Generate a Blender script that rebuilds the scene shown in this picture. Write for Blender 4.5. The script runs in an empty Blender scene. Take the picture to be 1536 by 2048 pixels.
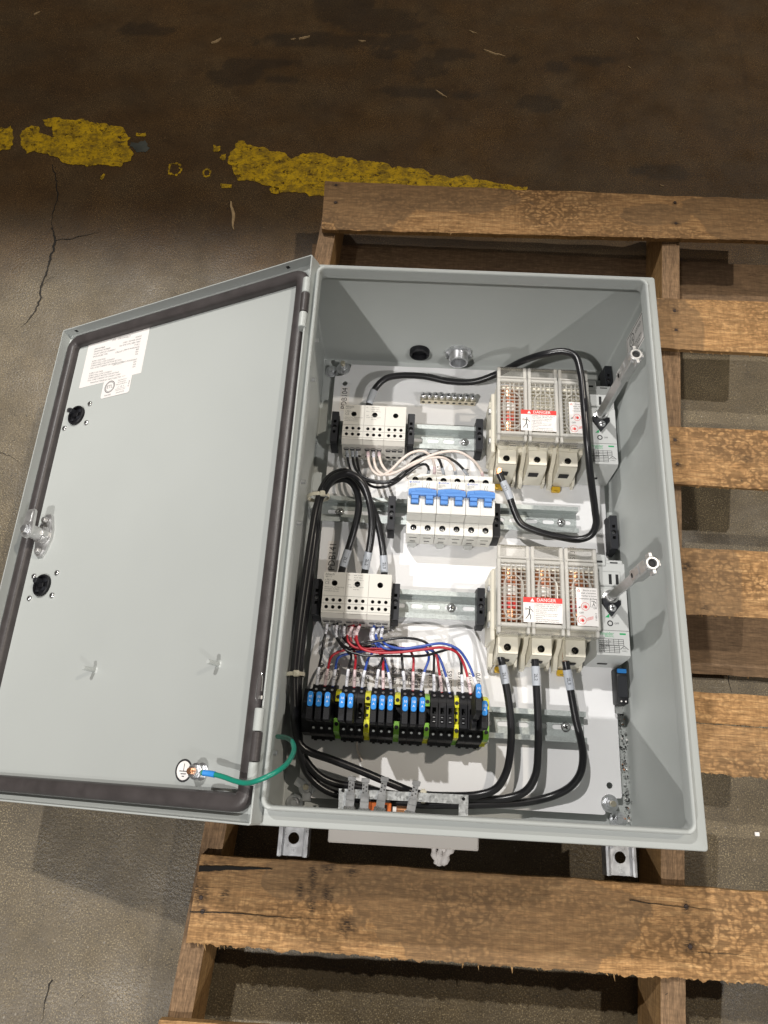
import bpy, bmesh, math, random
from math import sin, cos, pi, radians, sqrt
from mathutils import Vector, Matrix, noise
from mathutils.geometry import tessellate_polygon

# ------------------------------------------------------------------ camera, world, lamps, exposure
SC = bpy.context.scene
COL = SC.collection
cam_d = bpy.data.cameras.new('camera')
cam_d.sensor_fit = 'VERTICAL'; cam_d.sensor_height = 36.0
cam_d.lens = 1431.1464710103377 / 2048 * 36.0
cam_d.clip_start = 0.02; cam_d.clip_end = 100
cam = bpy.data.objects.new('camera', cam_d); COL.objects.link(cam)
cam.location = (-0.07838206, -0.25837352, 1.00964610)
cam.rotation_euler = (0.35448400, 0.00695672, 0.05353022)
SC.camera = cam

W = bpy.data.worlds.new('World'); SC.world = W; W.use_nodes = True
bg = W.node_tree.nodes['Background']
bg.inputs['Color'].default_value = (1.0, 0.92, 0.83, 1); bg.inputs['Strength'].default_value = 0.075

def high_bay(name, x, y, power, edge=None, blend=0.03, col=(1, 0.972, 0.935)):
    """a high bay lamp; edge = how far up the floor (y, m) its light reaches, by an added cone cut-off"""
    l = bpy.data.lights.new(name, 'SPOT'); l.energy = power; l.color = col
    l.shadow_soft_size = 0.06; l.spot_size = radians(176); l.spot_blend = blend
    o = bpy.data.objects.new(name, l); COL.objects.link(o)
    o.location = (x, y, 5.6)
    tilt = 0.0 if edge is None else math.atan2(edge - y, 5.6) - radians(88)  # cone cut-off added to keep the far floor darker
    o.rotation_euler = (tilt, 0, 0)
    return o
high_bay('high_bay_lamp', -2.45, -3.10, 920, 0.67)
high_bay('high_bay_lamp', 2.95, -3.20, 470, 0.67)
high_bay('high_bay_lamp', 2.90, 1.70, 520, col=(1, .90, .76))
high_bay('high_bay_lamp', -1.85, 2.80, 1040, 0.67)

SC.view_settings.view_transform = 'Standard'
SC.view_settings.look = 'None'
SC.view_settings.exposure = 0.0
SC.view_settings.gamma = 1.0

# ------------------------------------------------------------------ helpers
random.seed(7)
ZP = 130.685          # height of the mounting panel's face above the floor, mm

def fbm(x, y, z=0.0, o=4):
    return noise.fractal(Vector((x, y, z)), 1.0, 2.0, o)

class G:
    """collects geometry in mm; frame 'p' measures z from the panel face, 'w' from the floor"""
    def __init__(s): s.v = []; s.f = []; s.m = []
    def add(s, vs, fs, m=0):
        n = len(s.v); s.v.extend([tuple(q) for q in vs])
        for f in fs: s.f.append(tuple(i + n for i in f)); s.m.append(m)
        return s
    def bm(s, b, m=0):
        b.verts.index_update()
        return s.add([q.co for q in b.verts], [[q.index for q in f.verts] for f in b.faces], m)
    def merge(s, g, mat=None, mi=None):
        n = len(s.v)
        s.v.extend([tuple(mat @ Vector(q)) for q in g.v] if mat else g.v)
        for f, m in zip(g.f, g.m): s.f.append(tuple(i + n for i in f)); s.m.append(m if mi is None else mi)
        return s
    def box(s, x0, x1, y0, y1, z0, z1, m=0, b=0.0, seg=1):
        if not b:
            vs = [(x0,y0,z0),(x1,y0,z0),(x1,y1,z0),(x0,y1,z0),(x0,y0,z1),(x1,y0,z1),(x1,y1,z1),(x0,y1,z1)]
            return s.add(vs, [(3,2,1,0),(4,5,6,7),(0,1,5,4),(1,2,6,5),(2,3,7,6),(3,0,4,7)], m)
        bb = bmesh.new(); bmesh.ops.create_cube(bb, size=1)
        for q in bb.verts: q.co = ((x0+x1)/2+q.co.x*(x1-x0), (y0+y1)/2+q.co.y*(y1-y0), (z0+z1)/2+q.co.z*(z1-z0))
        bmesh.ops.bevel(bb, geom=bb.edges[:], offset=b, segments=seg, profile=0.5, affect='EDGES')
        s.bm(bb, m); bb.free(); return s
    def prism(s, poly, z0, z1, m=0, axis='z'):
        """extrude a closed polygon; axis says which coordinate the extrusion runs along"""
        n = len(poly)
        a = sum(poly[i][0]*poly[(i+1)%n][1]-poly[(i+1)%n][0]*poly[i][1] for i in range(n))
        if a < 0: poly = poly[::-1]
        if axis == 'z': P3 = lambda p, z: (p[0], p[1], z)
        elif axis == 'x': P3 = lambda p, z: (z, p[0], p[1])       # poly is (y, z)
        else: P3 = lambda p, z: (p[0], z, p[1])                   # poly is (x, z)
        vs = [P3(p, z0) for p in poly] + [P3(p, z1) for p in poly]
        fs = [tuple(range(n-1, -1, -1)), tuple(range(n, 2*n))] + [(i, (i+1) % n, n+(i+1) % n, n+i) for i in range(n)]
        if axis == 'y': fs = [f[::-1] for f in fs]
        return s.add(vs, fs, m)
    def cyl(s, c, r, h, m=0, axis='z', n=16, r2=None, b=0.0):
        r2 = r if r2 is None else r2
        rings = [(r, 0.0), (r2, h)]
        if b: rings = [(r-b, 0.0), (r, b), (r2, h-b), (r2-b, h)]
        vs = []
        for rr, z in rings:
            for i in range(n):
                a = 2*pi*i/n; x, y = rr*cos(a), rr*sin(a)
                vs.append({'z': (x, y, z), 'x': (z, x, y), 'y': (y, z, x)}[axis])
        vs = [(q[0]+c[0], q[1]+c[1], q[2]+c[2]) for q in vs]
        fs = [tuple(range(n-1, -1, -1))]
        for k in range(len(rings)-1):
            fs += [(k*n+i, k*n+(i+1) % n, (k+1)*n+(i+1) % n, (k+1)*n+i) for i in range(n)]
        fs.append(tuple(range((len(rings)-1)*n, len(rings)*n)))
        return s.add(vs, fs, m)
    def lathe(s, c, prof, m=0, axis='z', n=20):
        vs = []
        for rr, z in prof:
            for i in range(n):
                a = 2*pi*i/n; x, y = rr*cos(a), rr*sin(a)
                q = {'z': (x, y, z), 'x': (z, x, y), 'y': (y, z, x)}[axis]
                vs.append((q[0]+c[0], q[1]+c[1], q[2]+c[2]))
        fs = []
        for k in range(len(prof)-1):
            fs += [(k*n+i, k*n+(i+1) % n, (k+1)*n+(i+1) % n, (k+1)*n+i) for i in range(n)]
        fs.append(tuple(range((len(prof)-1)*n, len(prof)*n))); fs.append(tuple(range(n-1, -1, -1)))
        return s.add(vs, fs, m)
    def tube(s, pts, r, m=0, n=10, step=4.0, raw=False):
        P = [Vector(p) for p in (pts if raw else smooth(pts, step))]
        k = len(P); t0 = (P[1]-P[0]).normalized()
        nrm = t0.orthogonal().normalized(); vs = []
        for i in range(k):
            t = (P[min(i+1, k-1)] - P[max(i-1, 0)]).normalized()
            nrm = (nrm - t*nrm.dot(t)).normalized(); bn = t.cross(nrm)
            rr = r[i] if isinstance(r, list) else r
            for j in range(n):
                a = 2*pi*j/n; vs.append(P[i] + nrm*(rr*cos(a)) + bn*(rr*sin(a)))
        fs = [(i*n+j, i*n+(j+1) % n, (i+1)*n+(j+1) % n, (i+1)*n+j) for i in range(k-1) for j in range(n)]
        fs += [tuple(range(n-1, -1, -1)), tuple(range((k-1)*n, k*n))]
        return s.add(vs, fs, m)
    def rings(s, R, m=0, cap0=True, cap1=True, nc=6):
        """sweep through rounded rectangles (x0,x1,y0,y1,radius,z)"""
        vs = []; n = 4*(nc+1)
        for x0, x1, y0, y1, r, z in R:
            for cx, cy, a0 in ((x1-r, y1-r, 0), (x0+r, y1-r, 90), (x0+r, y0+r, 180), (x1-r, y0+r, 270)):
                for i in range(nc+1):
                    a = radians(a0+90*i/nc); vs.append((cx+r*cos(a), cy+r*sin(a), z))
        fs = []
        for k in range(len(R)-1):
            fs += [(k*n+i, k*n+(i+1) % n, (k+1)*n+(i+1) % n, (k+1)*n+i) for i in range(n)]
        if cap0: fs.append(tuple(range(n-1, -1, -1)))
        if cap1: fs.append(tuple(range((len(R)-1)*n, len(R)*n)))
        return s.add(vs, fs, m)
    def plate(s, outer, holes, z0, z1, m=0, floor=None, fm=1, back=True):
        """a plate with real holes; with floor given, the holes are pockets down to that height"""
        loops = [list(outer)] + [list(h) for h in holes]
        for i, L in enumerate(loops):
            a = sum(L[k][0]*L[(k+1) % len(L)][1]-L[(k+1) % len(L)][0]*L[k][1] for k in range(len(L)))
            if (a < 0) == (i == 0): loops[i] = L[::-1]
        flat = [p for L in loops for p in L]
        tri = tessellate_polygon([[Vector((p[0], p[1], 0)) for p in L] for L in loops])
        def up(t):
            a, b, c = (flat[i] for i in t)
            return t if (b[0]-a[0])*(c[1]-a[1])-(b[1]-a[1])*(c[0]-a[0]) > 0 else t[::-1]
        tri = [up(tuple(t)) for t in tri]
        N = len(flat)
        s.add([(p[0], p[1], z1) for p in flat], tri, m)
        if back and floor is None: s.add([(p[0], p[1], z0) for p in flat], [t[::-1] for t in tri], m)
        for i, L in enumerate(loops):
            n = len(L); lo = z0 if (i == 0 or floor is None) else floor
            s.add([(p[0], p[1], lo) for p in L] + [(p[0], p[1], z1) for p in L],
                  [(k, (k+1) % n, n+(k+1) % n, n+k) for k in range(n)], m if i == 0 or floor is None else fm)
            if i and floor is not None:
                s.add([(p[0], p[1], floor) for p in L], [tuple(range(n))[::-1]], fm)
        return s
    def text(s, t, pos, size, rot=0.0, m=0, align='CENTER', mat=None, sx=1.0):
        g = text_geo(t, align)
        M = Matrix.Translation(Vector(pos)) @ Matrix.Rotation(radians(rot), 4, 'Z') @ Matrix.Diagonal((size*sx, size, size, 1))
        if mat: M = Matrix.Translation(Vector(pos)) @ mat @ Matrix.Diagonal((size*sx, size, size, 1))
        return s.merge(g, M, m)

_tc = {}
def text_geo(t, align):
    if (t, align) not in _tc:
        cu = bpy.data.curves.new('t', 'FONT'); cu.body = t; cu.size = 1.0; cu.resolution_u = 2
        cu.align_x = align; cu.align_y = 'CENTER'
        o = bpy.data.objects.new('t', cu); me = bpy.data.meshes.new_from_object(o)
        g = G(); g.add([v.co[:] for v in me.vertices], [p.vertices[:] for p in me.polygons])
        bpy.data.objects.remove(o); bpy.data.meshes.remove(me); bpy.data.curves.remove(cu)
        _tc[(t, align)] = g
    return _tc[(t, align)]

def smooth(pts, step=4.0):
    P = [Vector(p) for p in pts]
    if len(P) < 3:
        return P
    Q = [P[0]*2-P[1]] + P + [P[-1]*2-P[-2]]; out = []
    for i in range(1, len(Q)-2):
        a, b, c, d = Q[i-1:i+3]
        n = max(1, int((c-b).length/step))
        ta, tb, tc = (max((b-a).length, .1)**.5, max((c-b).length, .1)**.5, max((d-c).length, .1)**.5)
        m1 = ((b-a)/ta - (c-a)/(ta+tb) + (c-b)/tb)*tb
        m2 = ((c-b)/tb - (d-b)/(tb+tc) + (d-c)/tc)*tb
        for k in range(n):
            t = k/n; t2, t3 = t*t, t*t*t
            out.append(b*(2*t3-3*t2+1) + m1*(t3-2*t2+t) + c*(-2*t3+3*t2) + m2*(t3-t2))
    out.append(P[-1]); return out

def circ(cx, cy, r, n=14, ry=None): return [(cx+r*cos(2*pi*i/n), cy+(ry or r)*sin(2*pi*i/n)) for i in range(n)]
def slot(cx, cy, L, r, n=6):
    return [(cx+L/2-r+r*cos(radians(-90+180*i/n)), cy+r*sin(radians(-90+180*i/n))) for i in range(n+1)] + \
           [(cx-L/2+r+r*cos(radians(90+180*i/n)), cy+r*sin(radians(90+180*i/n))) for i in range(n+1)]
def rect(x0, x1, y0, y1): return [(x0, y0), (x1, y0), (x1, y1), (x0, y1)]
def rrect(x0, x1, y0, y1, r, n=4):
    o = []
    for cx, cy, a0 in ((x1-r, y1-r, 0), (x0+r, y1-r, 90), (x0+r, y0+r, 180), (x1-r, y0+r, 270)):
        for i in range(n+1):
            a = radians(a0+90*i/n); o.append((cx+r*cos(a), cy+r*sin(a)))
    return o

def tag(o, label=None, cat=None, group=None, kind=None):
    if label: o['label'] = label
    if cat: o['category'] = cat
    if group: o['group'] = group
    if kind: o['kind'] = kind
    return o
def thing(name, pos, label, cat, group=None, frame='p'):
    o = bpy.data.objects.new(name, None); COL.objects.link(o); o.empty_display_size = .02
    o.location = (pos[0]/1000, pos[1]/1000, (pos[2]+(ZP if frame == 'p' else 0))/1000)
    return tag(o, label, cat, group)
def make(name, g, mats, parent=None, frame='p', ang=35, origin=None, smooth_=True):
    """one mesh object out of G; vertices are given in the frame, stored relative to the parent thing"""
    if not isinstance(mats, (list, tuple)): mats = [mats]
    root = parent
    off = Vector((0, 0, 0))
    while root is not None: off += Vector(root.location); root = root.parent
    if origin is not None and parent is None: off = Vector(origin)/1000 + Vector((0, 0, ZP/1000 if frame == 'p' else 0))
    dz = ZP if frame == 'p' else 0.0
    if frame == 'l': vs = [(x/1000, y/1000, z/1000) for x, y, z in g.v]
    else: vs = [(x/1000-off.x, y/1000-off.y, (z+dz)/1000-off.z) for x, y, z in g.v]
    me = bpy.data.meshes.new(name); me.from_pydata(vs, [], g.f)
    for mt in mats: me.materials.append(mt)
    me.polygons.foreach_set('material_index', g.m)
    if smooth_:
        me.polygons.foreach_set('use_smooth', [True]*len(g.f))
        me.set_sharp_from_angle(angle=radians(ang))
    me.update()
    o = bpy.data.objects.new(name, me); COL.objects.link(o)
    if parent is not None: o.parent = parent
    elif origin is not None: o.location = off
    return o
def dup(root, dxyz=(0, 0, 0), label=None, skip=()):
    r = root.copy(); COL.objects.link(r)
    r.location = Vector(root.location) + Vector(dxyz)/1000
    if label: r['label'] = label
    def rec(a, b):
        for ch in list(a.children):
            if ch.name.split('.')[0] in skip: continue
            c = ch.copy(); COL.objects.link(c); c.parent = b; rec(ch, c)
    rec(root, r); return r

# ------------------------------------------------------------------ materials
def mat(name, col, rough=.5, metal=0.0, spec=.5, bump=None, var=None, coat=0.0, emit=None):
    """bump = (scale, strength); var = (scale, amount) multiplies the colour a little by noise"""
    m = bpy.data.materials.new(name); m.use_nodes = True
    nt = m.node_tree; p = nt.nodes['Principled BSDF']
    p.inputs['Base Color'].default_value = (*col, 1); p.inputs['Roughness'].default_value = rough
    p.inputs['Metallic'].default_value = metal; p.inputs['Specular IOR Level'].default_value = spec
    if coat: p.inputs['Coat Weight'].default_value = coat; p.inputs['Coat Roughness'].default_value = .15
    tc = nt.nodes.new('ShaderNodeTexCoord') if (bump or var) else None
    if var:
        n = nt.nodes.new('ShaderNodeTexNoise'); n.inputs['Scale'].default_value = var[0]; n.inputs['Detail'].default_value = 5
        nt.links.new(tc.outputs['Object'], n.inputs['Vector'])
        mr = nt.nodes.new('ShaderNodeMapRange'); mr.inputs['From Min'].default_value = .3; mr.inputs['From Max'].default_value = .7
        mr.inputs['To Min'].default_value = 1-var[1]; mr.inputs['To Max'].default_value = 1+var[1]
        nt.links.new(n.outputs['Fac'], mr.inputs['Value'])
        mx = nt.nodes.new('ShaderNodeVectorMath'); mx.operation = 'SCALE'; mx.inputs[0].default_value = col
        nt.links.new(mr.outputs['Result'], mx.inputs['Scale']); nt.links.new(mx.outputs['Vector'], p.inputs['Base Color'])
        r2 = nt.nodes.new('ShaderNodeMapRange'); r2.inputs['To Min'].default_value = rough*.8; r2.inputs['To Max'].default_value = min(1, rough*1.2)
        nt.links.new(n.outputs['Fac'], r2.inputs['Value']); nt.links.new(r2.outputs['Result'], p.inputs['Roughness'])
    if bump:
        n = nt.nodes.new('ShaderNodeTexNoise'); n.inputs['Scale'].default_value = bump[0]; n.inputs['Detail'].default_value = 3
        nt.links.new(tc.outputs['Object'], n.inputs['Vector'])
        b = nt.nodes.new('ShaderNodeBump'); b.inputs['Strength'].default_value = bump[1]; b.inputs['Distance'].default_value = .0005
        nt.links.new(n.outputs['Fac'], b.inputs['Height']); nt.links.new(b.outputs['Normal'], p.inputs['Normal'])
    return m

def zinc_mat(name, col, rough, cells=0, metal=.93, var=.16):
    m = bpy.data.materials.new(name); m.use_nodes = True; nt = m.node_tree; p = nt.nodes['Principled BSDF']
    p.inputs['Metallic'].default_value = metal
    tc = nt.nodes.new('ShaderNodeTexCoord')
    if cells:
        v = nt.nodes.new('ShaderNodeTexVoronoi'); v.inputs['Scale'].default_value = cells; nt.links.new(tc.outputs['Object'], v.inputs['Vector']); src = v.outputs['Color']
    else:
        v = nt.nodes.new('ShaderNodeTexNoise'); v.inputs['Scale'].default_value = 120; v.inputs['Detail'].default_value = 6; nt.links.new(tc.outputs['Object'], v.inputs['Vector']); src = v.outputs['Fac']
    r = nt.nodes.new('ShaderNodeMapRange'); r.inputs['To Min'].default_value = rough*.7; r.inputs['To Max'].default_value = rough*1.35
    nt.links.new(src, r.inputs['Value']); nt.links.new(r.outputs['Result'], p.inputs['Roughness'])
    r2 = nt.nodes.new('ShaderNodeMapRange'); r2.inputs['To Min'].default_value = 1-var; r2.inputs['To Max'].default_value = 1+var
    nt.links.new(src, r2.inputs['Value'])
    mx = nt.nodes.new('ShaderNodeVectorMath'); mx.operation = 'SCALE'; mx.inputs[0].default_value = col
    nt.links.new(r2.outputs['Result'], mx.inputs['Scale']); nt.links.new(mx.outputs['Vector'], p.inputs['Base Color'])
    return m

def clear_mat(name, tint, diff=.12, back=.5):
    """thin clear plastic: mostly see-through, a little milky, glossy by Fresnel"""
    m = bpy.data.materials.new(name); m.use_nodes = True; nt = m.node_tree
    nt.nodes.remove(nt.nodes['Principled BSDF']); out = nt.nodes['Material Output']
    t = nt.nodes.new('ShaderNodeBsdfTransparent'); t.inputs[0].default_value = (*tint, 1)
    d = nt.nodes.new('ShaderNodeBsdfDiffuse'); d.inputs[0].default_value = (.94, .92, .87, 1)
    g = nt.nodes.new('ShaderNodeBsdfGlossy'); g.inputs['Roughness'].default_value = .12
    tl = nt.nodes.new('ShaderNodeBsdfTranslucent'); tl.inputs[0].default_value = (.92, .90, .85, 1)
    dt = nt.nodes.new('ShaderNodeMixShader'); dt.inputs[0].default_value = back
    nt.links.new(d.outputs[0], dt.inputs[1]); nt.links.new(tl.outputs[0], dt.inputs[2]); d = dt
    a = nt.nodes.new('ShaderNodeMixShader'); a.inputs[0].default_value = diff
    b = nt.nodes.new('ShaderNodeMixShader'); f = nt.nodes.new('ShaderNodeFresnel'); f.inputs[0].default_value = 1.5
    nt.links.new(t.outputs[0], a.inputs[1]); nt.links.new(d.outputs[0], a.inputs[2])
    nt.links.new(f.outputs[0], b.inputs[0]); nt.links.new(a.outputs[0], b.inputs[1]); nt.links.new(g.outputs[0], b.inputs[2])
    nt.links.new(b.outputs[0], out.inputs[0]); return m

M = {}
M['paint'] = mat('grey_enamel', (.43, .452, .440), .36, spec=.45, bump=(1400, .16), var=(5, .03))
M['panel'] = mat('white_enamel', (.82, .82, .83), .40, bump=(700, .05), var=(9, .02))
M['gasket'] = mat('foam_gasket', (.052, .045, .045), .42, bump=(500, .35), var=(60, .18))
M['zinc'] = zinc_mat('zinc_plate', (.74, .75, .77), .30)
M['galv'] = zinc_mat('galvanised_sheet', (.56, .58, .59), .40, cells=420, metal=.7)
M['rail'] = zinc_mat('passivated_rail', (.50, .54, .53), .40, cells=900, metal=.5, var=.10)
M['steel'] = zinc_mat('bright_steel', (.72, .72, .72), .20)
M['cast'] = zinc_mat('cast_zinc', (.62, .62, .62), .42, metal=.85, var=.22)
M['brass'] = zinc_mat('nickel_brass', (.72, .66, .52), .30)
M['copper'] = zinc_mat('copper', (.86, .42, .22), .25)
M['black'] = mat('black_plastic', (.008, .008, .010), .48, spec=.32, bump=(900, .08))
M['black2'] = mat('charcoal_plastic', (.015, .016, .020), .50, spec=.35, bump=(900, .08))
M['pvc'] = mat('black_pvc', (.010, .010, .012), .30, spec=.55, bump=(60, .08))
M['white_p'] = mat('white_plastic', (.74, .73, .69), .42, bump=(800, .05), var=(20, .02))
M['pdb'] = mat('pale_grey_plastic', (.64, .62, .57), .45, bump=(800, .06), var=(20, .02))
M['beige'] = mat('cream_plastic', (.78, .74, .63), .40, bump=(800, .06), var=(15, .04))
M['block'] = mat('light_grey_plastic', (.56, .57, .56), .45, bump=(800, .06))
M['blue'] = mat('blue_toggle', (.10, .27, .66), .35)
M['fblue'] = mat('bright_blue_plastic', (.03, .24, .66), .35)
M['red'] = mat('red_insulation', (.42, .018, .03), .35, spec=.5)
M['bluew'] = mat('blue_insulation', (.035, .085, .38), .35)
M['whitew'] = mat('pinkish_white_insulation', (.80, .70, .64), .4)
M['greenw'] = mat('green_insulation', (.01, .22, .15), .35)
M['sleeve'] = mat('white_sleeve', (.78, .79, .86), .35)
M['sleevep'] = mat('pinkish_sleeve', (.76, .60, .62), .35)
M['sleeveg'] = mat('grey_sleeve', (.42, .45, .50), .35)
M['nylon'] = mat('natural_nylon', (.72, .68, .55), .4)
M['green'] = mat('green_plastic', (.20, .46, .04), .4)
M['yellow'] = mat('yellow_plastic', (.72, .70, .02), .4)
M['amber'] = mat('amber_plastic', (.72, .45, .03), .4)
M['ink'] = mat('black_ink', (.02, .02, .022), .6)
M['greyink'] = mat('grey_ink', (.10, .10, .105), .6)
M['blueink'] = mat('blue_ink', (.04, .12, .50), .6)
M['redink'] = mat('red_print', (.70, .035, .03), .5)
M['greenink'] = mat('green_print', (.01, .36, .12), .5)
M['paper'] = mat('white_paper', (.82, .79, .77), .55, var=(30, .01))
M['dark'] = mat('dark_cavity', (.012, .012, .013), .7)
M['fuse'] = mat('brown_fuse_tube', (.50, .15, .06), .4)
M['gland'] = mat('beige_grey_enamel', (.47, .44, .41), .45, var=(12, .04))
M['orange'] = mat('orange_plastic', (.70, .16, .03), .4)
M['scrap'] = mat('pale_cloth_scrap', (.55, .52, .50), .7)
M['frost'] = clear_mat('frosted_polycarbonate', (.98, .97, .94), .62, .2)
M['clear'] = clear_mat('clear_polycarbonate', (.98, .97, .95), .10)
M['clear2'] = clear_mat('milky_polycarbonate', (.98, .97, .94), .26)
M['clear3'] = clear_mat('smoky_clear_tag', (.75, .80, .85), .20)

# ------------------------------------------------------------------ floor and pallet materials
def N(nt, typ, **kw):
    n = nt.nodes.new(typ)
    for k, v in kw.items():
        if k in n.inputs: n.inputs[k].default_value = v
        else: setattr(n, k, v)
    return n
def ramp(nt, src, stops):
    r = nt.nodes.new('ShaderNodeValToRGB'); e = r.color_ramp.elements
    while len(e) < len(stops): e.new(.5)
    for q, (p, c) in zip(e, stops): q.position = p; q.color = (*c, 1) if len(c) == 3 else c
    nt.links.new(src, r.inputs[0]); return r
def mixc(nt, fac, a, b, mode='MIX'):
    m = nt.nodes.new('ShaderNodeMix'); m.data_type = 'RGBA'; m.blend_type = mode
    for sock, v in ((m.inputs[0], fac), (m.inputs[6], a), (m.inputs[7], b)):
        if hasattr(v, 'links'): nt.links.new(v, sock)
        else: sock.default_value = v if not isinstance(v, tuple) else (*v, 1)
    return m.outputs[2]

def floor_material():
    m = bpy.data.materials.new('worn_concrete'); m.use_nodes = True; nt = m.node_tree; p = nt.nodes['Principled BSDF']
    tc = N(nt, 'ShaderNodeTexCoord'); L = nt.links.new
    def noi(scale, det, rough=.6):
        n = N(nt, 'ShaderNodeTexNoise', Scale=scale, Detail=det, Roughness=rough); L(tc.outputs['Object'], n.inputs['Vector']); return n.outputs['Fac']
    big = ramp(nt, noi(2.2, 5), [(.3, (.074, .056, .032)), (.7, (.134, .103, .061))]).outputs[0]
    mid = ramp(nt, noi(26, 6, .7), [(.3, (.74, .74, .74)), (.7, (1.2, 1.2, 1.2))]).outputs[0]
    c = mixc(nt, 1.0, big, mid, 'MULTIPLY')
    sp = ramp(nt, noi(560, 2), [(.53, (0, 0, 0)), (.66, (1, 1, 1))]).outputs[0]
    sm = ramp(nt, noi(9, 6, .7), [(.35, (.15, .15, .15)), (.65, (1, 1, 1))]).outputs[0]
    spm = mixc(nt, 1.0, sp, sm, 'MULTIPLY')
    c = mixc(nt, N_mul(nt, spm, .9), c, (.41, .33, .19))
    dk = ramp(nt, noi(300, 3), [(.30, (1, 1, 1)), (.42, (0, 0, 0))]).outputs[0]
    c = mixc(nt, N_mul(nt, dk, .9), c, (.030, .025, .019))
    v = N(nt, 'ShaderNodeTexVoronoi', Scale=60.0); L(tc.outputs['Object'], v.inputs['Vector'])
    fl = ramp(nt, v.outputs['Distance'], [(.05, (1, 1, 1)), (.10, (0, 0, 0))]).outputs[0]
    c = mixc(nt, N_mul(nt, fl, .35), c, (.42, .38, .32))
    at = N(nt, 'ShaderNodeAttribute', attribute_name='stain'); spc = N(nt, 'ShaderNodeSeparateColor'); L(at.outputs['Color'], spc.inputs[0])
    c = mixc(nt, spc.outputs[1], c, mixc(nt, 1.0, c, (.84, .60, .36), 'MULTIPLY'))    # traffic grime of the aisle beyond the line
    c = mixc(nt, spc.outputs[0], c, (.026, .019, .012))
    L(c, p.inputs['Base Color'])
    r = ramp(nt, noi(14, 5), [(.3, (.34, .34, .34)), (.7, (.60, .60, .60))]).outputs[0]; L(r, p.inputs['Roughness'])
    p.inputs['Specular IOR Level'].default_value = .5
    b = N(nt, 'ShaderNodeBump', Strength=.5, Distance=.0012); L(noi(260, 4), b.inputs['Height']); L(b.outputs[0], p.inputs['Normal'])
    return m
def N_mul(nt, src, k):
    n = nt.nodes.new('ShaderNodeMath'); n.operation = 'MULTIPLY'; n.inputs[1].default_value = k; nt.links.new(src, n.inputs[0]); return n.outputs[0]

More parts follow.
